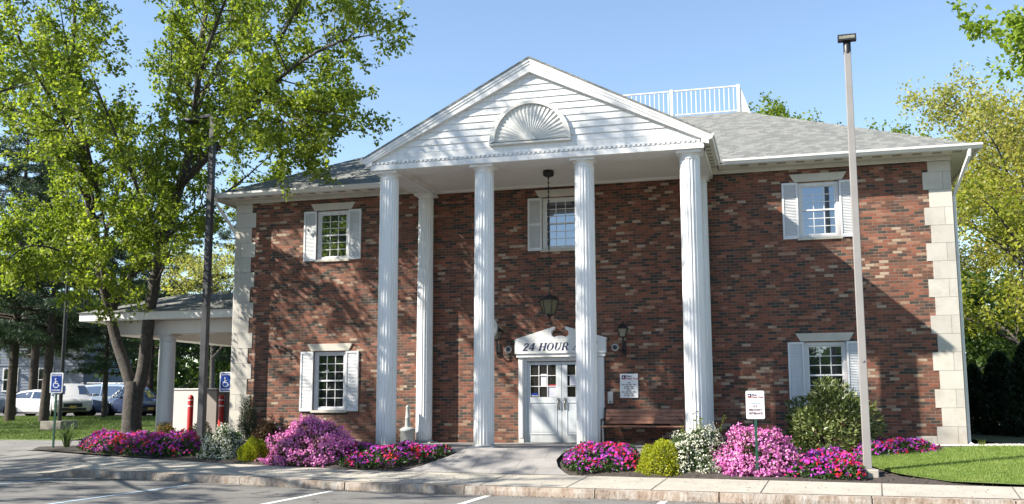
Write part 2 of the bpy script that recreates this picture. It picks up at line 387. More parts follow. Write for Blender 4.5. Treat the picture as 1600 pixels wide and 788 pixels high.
def mat_asphalt(name, lo, hi):
    m, nt, b = newmat(name); co = coords(nt)
    c = ramp(nt, noise(nt, co, 1.2, 8, .65), [(.3, lo), (.7, hi)])
    c = mixc(nt, .75, c, ramp(nt, noise(nt, co, 150, 2, .8), [(.3, (.5, .5, .5)), (.5, (1, 1, 1)), (.72, (1.5, 1.48, 1.42))]), 'MULTIPLY')
    st = noise(nt, co, .9, 3, .5); c = mixc(nt, .8, c, ramp(nt, st, [(.30, (.62, .62, .63)), (.42, (1, 1, 1)), (.66, (1, 1, 1)), (.8, (1.18, 1.16, 1.12))]), 'MULTIPLY')
    vo = nt.nodes.new('ShaderNodeTexVoronoi'); vo.feature = 'DISTANCE_TO_EDGE'; vo.inputs['Scale'].default_value = .42
    mp = nt.nodes.new('ShaderNodeVectorMath'); mp.operation = 'ADD'; nt.links.new(co, mp.inputs[0])
    ns = nt.nodes.new('ShaderNodeTexNoise'); ns.inputs['Scale'].default_value = 2.2; ns.inputs['Detail'].default_value = 6; nt.links.new(co, ns.inputs['Vector']); nt.links.new(ns.outputs['Color'], mp.inputs[1])
    nt.links.new(mp.outputs[0], vo.inputs['Vector'])
    crk = ramp(nt, vo.outputs['Distance'], [(.0, (.35, .33, .31)), (.007, (.45, .44, .42)), (.012, (1, 1, 1))]); msk = ramp(nt, noise(nt, co, .35, 2), [(.48, (0, 0, 0)), (.56, (1, 1, 1))])
    c = mixc(nt, msk, c, mixc(nt, 1.0, c, crk, 'MULTIPLY'))
    nt.links.new(c, b.inputs['Base Color']); b.inputs['Roughness'].default_value = .92; bump(nt, noise(nt, co, 110, 4, .7), .6, .006, b); return m
m_asph = mat_asphalt('asphalt', (.115, .111, .105), (.175, .168, .158))
m_lane = mat_asphalt('lane_asphalt', (.15, .145, .14), (.22, .212, .20))
m_mulch = mat_ground('mulch', [(.3, (.028, .022, .018)), (.7, (.095, .078, .066))], 14, 1, 1.0, .03, 1.2, 60)
m_grass = mat_ground('turf', [(.3, (.09, .13, .03)), (.7, (.17, .23, .06))], 6, 1, .8, .02, .5, 80)
m_dirt = mat_ground('earth', [(.3, (.05, .065, .02)), (.7, (.11, .12, .05))], 1.5, 1, .8, .02, .1, 40)
m_path = None
def mat_path():
    m, nt, b = newmat('path_concrete'); co = coords(nt)
    f = noise(nt, co, 3, 7, .65); c = ramp(nt, f, [(.3, (.21, .20, .19)), (.7, (.285, .27, .255))])
    bt = nt.nodes.new('ShaderNodeTexBrick'); bt.inputs['Scale'].default_value = 1.0; bt.inputs['Brick Width'].default_value = .92; bt.inputs['Row Height'].default_value = .6
    bt.inputs['Mortar Size'].default_value = .006; bt.inputs[1].default_value = (1, 1, 1, 1); bt.inputs[2].default_value = (.9, .9, .92, 1); bt.inputs[3].default_value = (.45, .43, .4, 1)
    nt.links.new(co, bt.inputs[0]); c = mixc(nt, 1.0, c, bt.outputs[0], 'MULTIPLY')
    c = mixc(nt, .5, c, ramp(nt, noise(nt, co, 90, 2, .8), [(.3, (.7, .7, .7)), (.7, (1.2, 1.2, 1.2))]), 'MULTIPLY')
    nt.links.new(c, b.inputs['Base Color']); b.inputs['Roughness'].default_value = .85; bump(nt, noise(nt, co, 60, 4), .25, .004, b); return m
m_path = mat_path()

gx = [-900, -300, -120]+rng(-70, 45, 1.0)+[90, 250, 900]; gy = [-900, -300, -120]+rng(-50, 45, 1.0)+[90, 250, 900]
vs = [(x, y, H(min(max(x, -70), 45), min(max(y, -50), 45))-(.3 if (-75 < x < 50 and -55 < y < 50) else .3)) for x in gx for y in gy]
ny_ = len(gy); fs = [(i*ny_+j, (i+1)*ny_+j, (i+1)*ny_+j+1, i*ny_+j+1) for i in range(len(gx)-1) for j in range(ny_-1)]
tag(MB().add(vs, fs, True).build('ground', m_dirt), kind='structure')
xs_all = sorted(set([-68.]+rng(-60, 45, .7)))
tag(patch('parking_lot', lambda x: -48, lambda x: yk(x)-.0, xs_all, 24, 0, m_asph, zf=lambda x, y: zc(x)), kind='structure')
xs_w = rng(-60, -9.2, .5)
patch('driveway', lambda x: yk(x), lambda x: yb(x)+.02 if x > -14 else 4.0, xs_w, 14, .0, m_lane)
patch('driveway', lambda x: -1.0, lambda x: 40, rng(-17.5, -8.6, .8), 60, -.03, m_lane)
# bed, walk
xs_b = rng(-9.25, 9.4, .3)
def beddisp(x, y):
    inp = (-3.4 < x < 1.6 and y > -5.2) or abs(x) < 4.1 and y > -3.3
    return H(x, y)+(-.05 if inp else .03*math.sin(x*3.1)*math.sin(y*4.3+x))
patch('mulch_bed', lambda x: yb(x), lambda x: .05, xs_b, 22, .0, m_mulch, zf=lambda x, y: beddisp(x, y))
def isl_lo(x): return yb(x)+.0 if x > -13.4 else lin(x, [-14.4, -13.4], [-.6, yb(-13.4)])
def isl_hi(x): return lin(x, [-14.4, -13.2, -9.2, -8.9], [-.6, 1.8, 1.9, 1.0])
patch('mulch_bed', isl_lo, isl_hi, rng(-14.4, -9.0, .3), 16, .035, m_mulch)
patch('rear_ground', lambda x: -.02 if x > 9.3 else 13, lambda x: 44, rng(9.05, 45, 1.0), 40, .0, m_dirt)
patch('mulch_bed', lambda x: yb(x), lambda x: .0, rng(9.4, 45, .6), 22, .0, m_mulch)
walk_m = MAT['concrete']
wx = rng(-10.3, 45, .3)
patch('sidewalk', lambda x: yk(x)+.13, lambda x: yb(x), wx, 6, .012, walk_m)
# joints in the walk: thin dark grooves
gm = simple('joint', (.10, .09, .08), .9, .1, 8)
g = MB()
for x in (-8.6, -6.9, -5.3, -3.75, -1.9, -.18, 1.45, 2.95, 4.75, 6.6, 8.55, 10.4, 12.2):
    a = (x, yk(x)+.13, H(x, yk(x)+.15)+.0165); b = (x+.12, yb(x)-.01, H(x, yb(x)-.02)+.0165); dx = .009
    g.add([(a[0]-dx, a[1], a[2]), (a[0]+dx, a[1], a[2]), (b[0]+dx, b[1], b[2]), (b[0]-dx, b[1], b[2])], [(0, 1, 2, 3)])
tag(g.build('sidewalk_joints', gm), kind='structure')
# granite kerb
def mat_granite():
    m, nt, b = newmat('granite'); co = coords(nt)
    mp = nt.nodes.new('ShaderNodeMapping'); mp.inputs['Scale'].default_value = (1, 1, .35); nt.links.new(co, mp.inputs[0])
    n = noise(nt, mp.outputs[0], 9, 6, .7); c = ramp(nt, n, [(.25, (.11, .095, .08)), (.42, (.25, .20, .16)), (.55, (.33, .30, .265)), (.75, (.44, .42, .39))])
    c = mixc(nt, .5, c, ramp(nt, noise(nt, co, 2.0, 3), [(.35, (1.1, .90, .76)), (.6, (1, 1, 1))]), 'MULTIPLY')
    nt.links.new(c, b.inputs['Base Color']); b.inputs['Roughness'].default_value = .9; bump(nt, noise(nt, mp.outputs[0], 22, 5, .7), 1.0, .02, b); return m
mg = mat_granite()
k = MB(); R = random.Random(5); x = -10.0
while x < 45:
    L = R.uniform(1.9, 2.5); x1 = x+L-.02; n = 8
    pf = []; 
    for i in range(n+1):
        xx = x+(x1-x)*i/n; yy = yk(xx); st = .14*sstep(-10.3, -9.0, xx); z0 = zc(xx); j = R.uniform(-.008, .008)
        pf.append([(xx, yy-.012+j, z0-.2), (xx, yy-.004+j*1.2, z0+max(st*.55, .0)), (xx, yy+.006, z0+st+.006), (xx, yy+.135, z0+st+.014), (xx, yy+.135, z0-.2)])
    vs = [p for s_ in pf for p in s_]; fs = []
    for i in range(n):
        for q in range(5):
            q2 = (q+1) % 5; fs.append((i*5+q, i*5+q2, (i+1)*5+q2, (i+1)*5+q))
    fs.append((0, 4, 3, 2, 1)); b0 = n*5; fs.append((b0, b0+1, b0+2, b0+3, b0+4)); k.add(vs, [tuple(reversed(f)) for f in fs]); x += L
tag(k.build('kerb', mg), kind='structure')
# painted stall lines
def paint_mat(name, col):
    m, nt, b = newmat(name); co = coords(nt); f = noise(nt, co, 40, 5, .8)
    nt.links.new(ramp(nt, f, [(.36, tuple(c*.45 for c in col)), (.50, col)]), b.inputs['Base Color']); b.inputs['Roughness'].default_value = .8; return m
pm = paint_mat('line_paint', (.68, .68, .66)); pb = paint_mat('blue_line_paint', (.38, .50, .60))
for x, y0, m_, w_ in ((-6.1, -6.0, pb, .05), (-9.3, -6.0, pb, .05), (-3.08, -5.95, pm, .06), (.06, -6.2, pm, .06), (3.2, -6.5, pm, .06), (6.4, -6.85, pm, .06), (9.6, -7.1, pm, .06)):
    vs = []; 
    for i in range(11):
        y = y0-5.4*i/10
        vs += [(x-w_-.012*i*.5, y, zc(x)+.005), (x+w_-.012*i*.5, y, zc(x)+.005)]
    tag(MB().add(vs, [(2*i, 2*i+2, 2*i+3, 2*i+1) for i in range(10)]).build('painted_line', m_), kind='structure')
# entry path and porch slab
def path_l(y): return lin(y, [-4.5, -4.3, -4.0, -3.5, -3.0], [-3.0, -2.4, -2.05, -1.65, -1.38])
def path_r(y): return lin(y, [-4.7, -4.45, -4.1, -3.7, -3.3, -3.0], [1.35, 1.08, .85, .72, .76, .95])
vs = []; fs = []; ys = rng(0, 1, .06); nx = 16
for t in ys:
    for j in range(nx+1):
        y = -3.0
        # front edge follows the back of the walk
        s_ = j/nx; xl, xr = path_l(-3.0-1.3*(1-t)), path_r(-3.0-1.55*(1-t)); xx = xl+(xr-xl)*s_
        yf = yb(xx)-.005; y = yf+(-3.0-yf)*t
        vs.append((xx, y, H(xx, y)+.02))
for i in range(len(ys)-1):
    for j in range(nx): a = i*(nx+1)+j; fs.append((a, a+1, a+nx+2, a+nx+1))
tag(MB().add(vs, fs, True).build('path', m_path), kind='structure')
slab = MB().box(-3.95, 3.95, -3.06, -.001, -.5, .0); tag(slab.build('porch_slab', m_path, bevel=.012), kind='structure')
# right lawn
def lawn_lo(x): return lin(x, [6.55, 6.75, 7.1, 7.8, 9, 14, 45], [-3.1, -3.9, -4.6, -5.3, -5.62, -5.98, -7.6])
def lawn_hi(x): return lin(x, [6.55, 6.8, 7.3, 8.2, 9.3, 10.5, 14, 45], [-3.1, -2.5, -2.0, -1.45, -1.05, -1.0, -1.4, -2.0])
patch('lawn', lawn_lo, lawn_hi, rng(6.56, 45, .25), 14, .045, m_grass)
patch('lawn', lambda x: 4.0, lambda x: 18, rng(-60, -17.5, .8), 18, .0, m_grass)
patch('lawn', lambda x: lin(x, [-17.5, -14.5], [4.0, 9.0]), lambda x: 18, rng(-17.5, -14.6, .4), 18, .03, m_grass)
patch('rear_parking_lot', lambda x: 18, lambda x: 40, rng(-68, -8.6, 1.2), 12, .01, m_asph)
peb = MB(); R = random.Random(9)

# ------------------------------------------------------------------ bank building
BW = 9.0; QH = .40635
bank = thing('bank_building', 'two storey red brick bank building with white columned portico and grey hip roof', 'building')
def wall_quads(mb, x0, x1, z0, z1, holes, y, depth):
    xs = sorted({x0, x1}|{h[0] for h in holes}|{h[1] for h in holes}); zs = sorted({z0, z1}|{h[2] for h in holes}|{h[3] for h in holes})
    for i in range(len(xs)-1):
        for j in range(len(zs)-1):
            xm, zm = (xs[i]+xs[i+1])/2, (zs[j]+zs[j+1])/2
            if any(h[0] < xm < h[1] and h[2] < zm < h[3] for h in holes): continue
            mb.add([(xs[i], y, zs[j]), (xs[i+1], y, zs[j]), (xs[i+1], y, zs[j+1]), (xs[i], y, zs[j+1])], [(0, 1, 2, 3)])
    for a, b, c, d in holes:
        mb.add([(a, y, c), (b, y, c), (b, y, d), (a, y, d), (a, y+depth, c), (b, y+depth, c), (b, y+depth, d), (a, y+depth, d)],
               [(0, 4, 5, 1), (1, 5, 6, 2), (2, 6, 7, 3), (3, 7, 4, 0)])
XW = 6.146; L0, L1, U0, U1 = .80, 2.31, 4.73, 6.03
wins = [(-XW, L0, L1), (-XW, U0, U1), (XW, L0, L1), (XW, U0, U1), (0, U0, U1)]
holes = [(x-.46, x+.46, a, b) for x, a, b in wins]+[(-.95, .95, -.1, 1.95)]
wb = MB(); wall_quads(wb, -BW+.02, BW-.02, -.5, 6.55, holes, 0, .14)
wb.add([(BW-.02, 0, -.5), (BW-.02, 14, -.5), (BW-.02, 14, 6.55), (BW-.02, 0, 6.55)], [(0, 1, 2, 3)])
wb.add([(-BW+.02, 14, -.5), (-BW+.02, 0, -.5), (-BW+.02, 0, 6.55), (-BW+.02, 14, 6.55)], [(0, 1, 2, 3)])
wb.add([(BW-.02, 14, -.5), (-BW+.02, 14, -.5), (-BW+.02, 14, 6.55), (BW-.02, 14, 6.55)], [(0, 1, 2, 3)])
wb.build('wall', MAT['brick'], bank)
# quoins on both front corners
for sx in (-1, 1):
    q = MB()
    for i in range(16):
        z0 = i*QH; z1 = min(z0+QH, 6.345)
        wide = (i % 2 == 0)
        wdt = .585 if wide else .468
        x1 = BW+.012; x0 = BW-wdt
        g_ = .003
        a, b = (x0, x1) if sx > 0 else (-x1, -x0)
        if wide:   # corner stone cut in two pieces
            c = sx*(BW-.16)
            for p0, p1 in ((a, c-g_), (c+g_, b)) : q.box(min(p0, p1), max(p0, p1), -.014, .4, z0+g_, z1-g_)
        else: q.box(a, b, -.014, .55, z0+g_, z1-g_)
    q.build('quoins', MAT['stone_white'], bank)
cs = MB().box(BW-1.02, BW-.591, -.012, .1, .0, .2); cso = cs.build('cornerstone', MAT['stone_white'], bank, bevel=.003)

_fontmesh = {}
def text_obj(txt, size, mat, parent, loc, name='lettering', align='CENTER', thick=.0, depth=.002, shear=0, rot=(PI/2, 0, 0), sx=1.0):
    cu = bpy.data.curves.new('t', 'FONT'); cu.body = txt; cu.size = size; cu.align_x = align; cu.align_y = 'CENTER'; cu.offset = thick; cu.extrude = depth; cu.shear = shear
    cu.resolution_u = 3
    ob = bpy.data.objects.new('t', cu); C.objects.link(ob); bpy.context.view_layer.update()
    me = bpy.data.meshes.new_from_object(ob.evaluated_get(bpy.context.evaluated_depsgraph_get())); bpy.data.objects.remove(ob); bpy.data.curves.remove(cu)
    me.name = name; me.materials.clear(); me.materials.append(mat)
    o = bpy.data.objects.new(name, me); C.objects.link(o); o.location = loc; o.rotation_euler = rot; o.scale = (sx, 1, 1)
    if parent is not None: o.parent = parent
    return o
text_obj('1985', .15, simple('carved_year', (.34, .32, .28), .9), cso, (BW-.82, -.014, .10), 'carved_year', thick=.0005)

# windows
def window(x, z0, z1, missing=False):
    wn = MB(); w2 = .46
    t = .075
    for a, b, c, d in ((-w2, -w2+t, z0, z1), (w2-t, w2, z0, z1), (-w2+t, w2-t, z1-t, z1), (-w2+t, w2-t, z0, z0+t*.8)):
        wn.box(x+a, x+b, .045, .14, c, d)
    fr = wn.build('window', MAT['frame'], bank, bevel=.004)
    gx0, gx1 = x-w2+t, x+w2-t; gz0, gz1 = z0+t*.8, z1-t; zm = (gz0+gz1)/2
    sa = MB(); s_ = .032
    for (za, zb_, y0, y1) in ((zm-.01, gz1, .072, .10), (gz0, zm+.028, .082, .112)):
        for a, b, c, d in ((gx0, gx0+s_, za, zb_), (gx1-s_, gx1, za, zb_), (gx0+s_, gx1-s_, zb_-s_, zb_), (gx0+s_, gx1-s_, za, za+s_)):
            sa.box(a, b, y0, y1, c, d)
    sa.build('sash', MAT['frame'], fr)
    mu = MB(); mw = .0085
    for idx, (za, zb_, y) in enumerate(((zm+.022, gz1-s_, .084), (gz0+s_, zm-.004, .094))):
        for i in (1, 2):
            xx = gx0+s_+(gx1-gx0-2*s_)*i/3; top = zb_
            if missing and idx == 0 and i == 1: top = za+(zb_-za)*2/3
            mu.box(xx-mw, xx+mw, y, y+.01, za, top)
            zz = za+(zb_-za)*i/3; mu.box(gx0+s_, gx1-s_, y+.001, y+.009, zz-mw, zz+mw)
    mu.build('muntins', MAT['frame'], fr)
    gl = MB()
    gl.box(gx0+s_*.5, gx1-s_*.5, .0945, .0995, zm+.01, gz1-.01); gl.box(gx0+s_*.5, gx1-s_*.5, .1045, .1095, gz0+.01, zm+.01)
    gl.build('pane', MAT['glass'], fr)
    # flat splayed head and sill
    hd = MB(); hb = z1+.015
    hd.prism([(x-.53, hb), (x+.53, hb), (x+.64, hb+.185), (x-.64, hb+.185)], -.03, .1)
    hd.build('lintel', MAT['stone'], bank, bevel=.004)
    MB().box(x-.50, x+.50, -.045, .12, z0-.065, z0-.002).build('sill', MAT['stone'], bank, bevel=.004)
def shutter(x, z0, z1, mid=False):
    """x = left edge; width .364"""
    s_ = MB(); wd = .36; st = .045
    z0 -= .03; z1 += .0
    s_.box(x, x+st, -.042, -.004, z0, z1); s_.box(x+wd-st, x+wd, -.042, -.004, z0, z1)
    rails = [(z0, z0+.075), (z1-.055, z1)]+([((z0+z1)/2-.03, (z0+z1)/2+.03)] if mid else [])
    for a, b in rails: s_.box(x+st, x+wd-st, -.041, -.005, a, b)
    o = s_.build('shutter', MAT['shutter'], bank, bevel=.003)
    lv = MB(); z = z0+.08
    while z < z1-.06:
        if not (mid and abs(z-(z0+z1)/2+.01) < .045):
            lv.add([(x+st, -.034, z), (x+wd-st, -.034, z), (x+wd-st, -.012, z+.034), (x+st, -.012, z+.034), (x+st, -.030, z-.004), (x+wd-st, -.030, z-.004), (x+wd-st, -.008, z+.030), (x+st, -.008, z+.030)],
                   [(0, 1, 2, 3), (4, 7, 6, 5), (0, 4, 5, 1), (2, 6, 7, 3)])
        z += .036
    lv.box(x+st-.002, x+wd-st+.002, -.007, -.003, z0+.02, z1-.02)
    lv.build('louvres', MAT['shutter'], o)
for i, (x, a, b) in enumerate(wins):
    window(x, a, b, missing=(i == 3))
    shutter(x-.82, a, b, mid=(x == 0)); shutter(x+.46, a, b, mid=(x == 0))

# cornice of the main roof
EY = .50
def dentils(mb, x0, x1, y0, y1, z0, z1, pitch=.11, w_=.06):
    n = int((x1-x0)/pitch); mb.box(x0+.01, x1-.01, y1-.016, y1-.004, z1-.004, z1+.006)
    for i in range(n+1): a = x0+pitch*i; mb.box(a, min(a+w_, x1), y0, y1, z0, z1)
for a, b in ((-BW-.03, -3.75), (3.75, BW+.03), (-3.2, 3.2)):
    f_ = MB().box(a, b, -.035, .0, 6.345, 6.47); f_.box(a, b, -.05, -.001, 6.345, 6.365)
    fo = f_.build('frieze', MAT['soffit'], bank)
    d_ = MB(); dentils(d_, a+.02, b-.02, -.062, -.034, 6.385, 6.425); d_.build('dentils', MAT['soffit'], fo)
sf = MB()
so_ = [MB().box(a, b, -EY, .0, 6.455, 6.475).build('soffit', MAT['soffit'], bank) for a, b in ((-BW-EY, -3.9), (3.9, BW+EY))]
for a, b in ((BW, BW+EY), (-BW-EY, -BW)): MB().box(a, b, 0.0, 14.6, 6.455, 6.475).build('soffit', MAT['soffit'], bank)
vm = simple('soffit_vent', (.30, .29, .25), .8, .2, 9)
for sgn in (-1, 1):
    x = 4.5
    while x < 9.4:
        c = sgn*x; MB().box(c-.10, c+.10, -.44, -.24, 6.451, 6.4548).build('soffit_vent', vm, so_[0 if sgn < 0 else 1]); x += .42
# side frieze of the right side
MB().box(BW, BW+.04, .02, 14, 6.345, 6.454).build('frieze', MAT['soffit'], bank)
MB().box(-BW-.04, -BW, .02, 14, 6.345, 6.454).build('frieze', MAT['soffit'], bank)
gt = MB(); gp = [(-EY, 6.43), (-EY-.07, 6.44), (-EY-.10, 6.50), (-EY-.12, 6.505), (-EY-.12, 6.555), (-EY+.0, 6.555)]
for a, b in ((-BW-EY-.1, -4.02), (4.02, BW+EY+.1)): MB().prism_x([(y, z) for y, z in gp], a, b).build('gutter', MAT['gutter'], bank)
for sgn in (-1, 1):
    pl = [(sgn*(BW+EY+(-(y+EY))), z) for y, z in gp]
    MB().prism(pl if sgn < 0 else pl[::-1], -EY+.002, 14.6).build('gutter', MAT['gutter'], bank)
# hip roof with flat deck
rf = MB(); e = BW+EY; yf = -EY; yr = 14.6; ze = 6.53; sl_ = .528; run = 5.2
zt = ze+run*sl_
c0 = [(-e, yf, ze), (e, yf, ze), (e, yr, ze), (-e, yr, ze)]; c1 = [(-e+run, yf+run, zt), (e-run, yf+run, zt), (e-run, yr-run, zt), (-e+run, yr-run, zt)]
rf.add(c0+c1, [(0, 1, 5, 4), (1, 2, 6, 5), (2, 3, 7, 6), (3, 0, 4, 7), (4, 5, 6, 7)])
for i in range(4):
    a, b = c0[i], c0[(i+1) % 4]; rf.add([a, b, (b[0], b[1], b[2]-.03), (a[0], a[1], a[2]-.03)], [(0, 3, 2, 1)])
ro = rf.build('roof', MAT['shingle'], bank)
for i in range(4):
    cap = MB()
    p, q = Vector(c0[i]), Vector(c1[i]); n = 26
    for j in range(n):
        a = p.lerp(q, j/n); b = p.lerp(q, (j+1.1)/n)
        t = (q-p).normalized(); u = t.cross(Vector((0, 0, 1))).normalized(); up = u.cross(t).normalized()
        a = a+up*.012; b = b+up*.004
        cap.add([a-u*.11-up*.06, a+up*.012, a+u*.11-up*.06, b-u*.11-up*.06, b+up*.012, b+u*.11-up*.06], [(0, 1, 4, 3), (1, 2, 5, 4)])
    cap.build('ridge_cap', MAT['shingle'], ro)
# deck railing
rl = MB(); RX = e-run-.04; RY = yf+run+.05; zr0 = zt+.0
def rail_run(p, q):
    p, q = Vector(p), Vector(q); L = (q-p).length; n = round(L/.135); u = (q-p)/L; v = Vector((-u.y, u.x, 0))
    def bar(a, b, hw, z0, z1):
        P = [a-v*hw, b-v*hw, b+v*hw, a+v*hw]; rl.add([(c.x, c.y, z0) for c in P]+[(c.x, c.y, z1) for c in P], [(0, 3, 2, 1), (4, 5, 6, 7), (0, 1, 5, 4), (1, 2, 6, 5), (2, 3, 7, 6), (3, 0, 4, 7)])
    bar(p, q, .025, zr0+.78, zr0+.815); bar(p, q, .018, zr0+.05, zr0+.08)
    for i in range(1, n):
        c = p+u*(L*i/n); bar(c-u*.011, c+u*.011, .011, zr0+.08, zr0+.78)
    for i in range(0, int(L/1.9)+1):
        c = p+u*min(1.93*i+(.0), L); bar(c-u*.045, c+u*.045, .045, zr0-.03, zr0+.84)
rail_run((RX, RY, 0), (-RX, RY, 0)); rail_run((RX, RY+.05, 0), (RX, yr-run-.1, 0)); rail_run((-RX, RY+.05, 0), (-RX, yr-run-.1, 0)); rail_run((RX, yr-run-.05, 0), (-RX, yr-run-.05, 0))
rlo = rl.build('roof_railing', MAT['white'], bank)
MB().prism([(RX+.05, zr0-.05), (RX+.36, zr0-.14), (RX+.31, zr0+.02), (RX+.07, zr0+.74), (RX+.05, zr0+.74)], RY-.02, RY+.05).build('corner_brace', MAT['white'], rlo)

# portico
PB = MB(); PB.box(-3.75, 3.75, -2.90, -2.36, 6.235, 6.60); 
PB.box(-3.72, -3.2, -2.36, -.062, 6.236, 6.6); PB.box(3.2, 3.72, -2.36, -.062, 6.236, 6.6)
port = PB.build('portico_beam', MAT['white'], bank)
fa = MB().box(-3.77, 3.77, -2.94, -2.902, 6.245, 6.365); fa.box(-3.77, 3.77, -2.915, -2.902, 6.366, 6.45); fa.build('beam_fascia', MAT['white'], port, bevel=.004)
dd = MB(); dentils(dd, -3.72, 3.72, -2.95, -2.916, 6.378, 6.425, .105, .055); dd.build('dentils', MAT['white'], port)
MB().box(-3.2, 3.2, -2.36, -.062, 6.34, 6.36).build('porch_ceiling', MAT['ceiling'], bank)
cr = MB(); 
for a, b, c, d in ((-3.2, 3.2, -2.36, -2.28), (-3.2, 3.2, -.14, -.062), (-3.2, -3.12, -2.28, -.14), (3.12, 3.2, -2.28, -.14)): cr.box(a, b, c, d, 6.28, 6.339)
cr.build('ceiling_moulding', MAT['ceiling'], bank)
PXR = 3.90; ZR = 6.50; ZA = 8.52; slp = (ZA-ZR)/PXR
ty = MB(); n = 10; zb0 = 6.45; ex = .188
z = zb0; ex = .152
while z < 8.3:
    z1_ = min(z+ex, 8.34)
    xa = (ZA-.16-z)/slp; xb = max((ZA-.16-z1_)/slp, .01)
    ty.add([(-xa, -2.905, z), (xa, -2.905, z), (xb, -2.882, z1_), (-xb, -2.882, z1_), (-xa, -2.88, z), (xa, -2.88, z)], [(0, 1, 2, 3), (0, 4, 5, 1)])
    z += ex
ty.build('tympanum', MAT['white'], bank)
# raking cornice: crown band and flat band each side
for nm, zo0, zo1, y0, y1, xr in (('raking_cornice', 0, -.115, -2.998, -2.86, PXR), ('raking_board', -.116, -.285, -2.985, -2.87, PXR-.03)):
    rk = MB()
    for s_ in (-1, 1):
        lo = ZA-slp*xr
        poly = [(0, ZA+zo1), (s_*xr, max(lo+zo1, 6.26)), (s_*xr, lo+zo0), (0, ZA+zo0)]
        if s_ < 0: poly = poly[::-1]
        if zo0 == 0:
            rk.prism(poly, y0, y1)
            p2 = [(0, ZA+zo1*.45), (s_*(xr+.012), lo+zo1*.45), (s_*(xr+.012), lo+.012), (0, ZA+.012)]
            rk.prism(p2 if s_ > 0 else p2[::-1], y0-.012, y0-.001)
        else:
            zbot = 6.30
            poly = [(0, ZA+zo0), (0, ZA+zo1), (s_*(3.72), 6.44), (s_*(3.72), zbot+.06), (s_*xr, zbot+.02), (s_*xr, lo+zo0)]
            if s_ > 0: poly = poly[::1]
            else: poly = poly[::-1]
            rk.prism(poly, y0, y1)
    rk.build(nm, MAT['white'], bank)
pr_ = MB(); t = .05
for s_ in (-1, 1):
    x1 = PXR+.03; a = [(0, ZA+.06), (s_*x1, ZA+.06-slp*x1), (s_*x1, ZA+.015-slp*x1), (0, ZA+.015)]
    pr_.prism(a[::-1] if s_ > 0 else a, -3.02, 3.9)
pr_.build('portico_roof', MAT['shingle'], bank)
for s_ in (-1, 1):
    g2 = MB(); pts = [(PXR-.02, 6.40), (PXR+.04, 6.41), (PXR+.065, 6.47), (PXR+.085, 6.475), (PXR+.085, 6.525), (PXR-.02, 6.525)]
    pts = [(s_*x, z) for x, z in pts]; g2.prism(pts if s_ > 0 else pts[::-1], -3.02, -.66)
    g2.build('portico_gutter', MAT['gutter'], bank)
    s2 = MB(); a, b = sorted((s_*3.72, s_*(PXR-.02))); s2.box(a, b, -2.98, -.04, 6.395, 6.41); a, b = sorted((s_*3.722, s_*3.75)); s2.box(a, b, -2.9, -.04, 6.25, 6.39)
    s3 = s2.build('portico_side_soffit', MAT['soffit'], bank)
    y = -2.8
    while y < -.4: MB().box(min(s_*3.76, s_*3.86), max(s_*3.76, s_*3.86), y, y+.16, 6.391, 6.3948).build('soffit_vent', vm, s3); y += .3
# sunburst fan
fn = MB(); fr_ = .93; fz = 6.66; fy = -2.935; n = 40; asp = 1.0
outer = [(fr_*math.cos(PI*i/n), fz+fr_*math.sin(PI*i/n)) for i in range(n+1)]; inner = [(.80*math.cos(PI*i/n), fz+.05+.80*math.sin(PI*i/n)) for i in range(n+1)]
for i in range(n): fn.prism([inner[i+1], inner[i], outer[i], outer[i+1]], fy-.045, fy+.05)
fn.box(-fr_, fr_, fy-.05, fy+.05, fz-.04, fz+.0)
fnm = simple('fan_ornament_paint', (.58, .575, .54), .55, .05, 5)
fo = fn.build('sunburst_ornament', fnm, bank, bevel=.006)
fr2 = MB(); nr = 24; a0 = 0
for i in range(nr):
    a, b = PI*i/nr, PI*(i+1)/nr; m_ = (a+b)/2; zc0 = fz+.04; r0, r1 = .10, .805
    fr2.add([(r0*math.cos(a), fy+.012, zc0+r0*math.sin(a)), (r1*math.cos(a), fy+.018, zc0+r1*math.sin(a)), (r1*math.cos(m_), fy-.006, zc0+r1*math.sin(m_)), (r0*math.cos(m_), fy+.002, zc0+r0*math.sin(m_)),
             (r1*math.cos(b), fy+.018, zc0+r1*math.sin(b)), (r0*math.cos(b), fy+.012, zc0+r0*math.sin(b))], [(0, 3, 2, 1), (3, 5, 4, 2)])
fr2.build('rays', fnm, fo)
hub = MB(); hub.prism([(.13*math.cos(PI*i/12), fz+.03+.13*math.sin(PI*i/12)) for i in range(13)], fy-.045, fy+.01); hub.build('boss', fnm, fo)

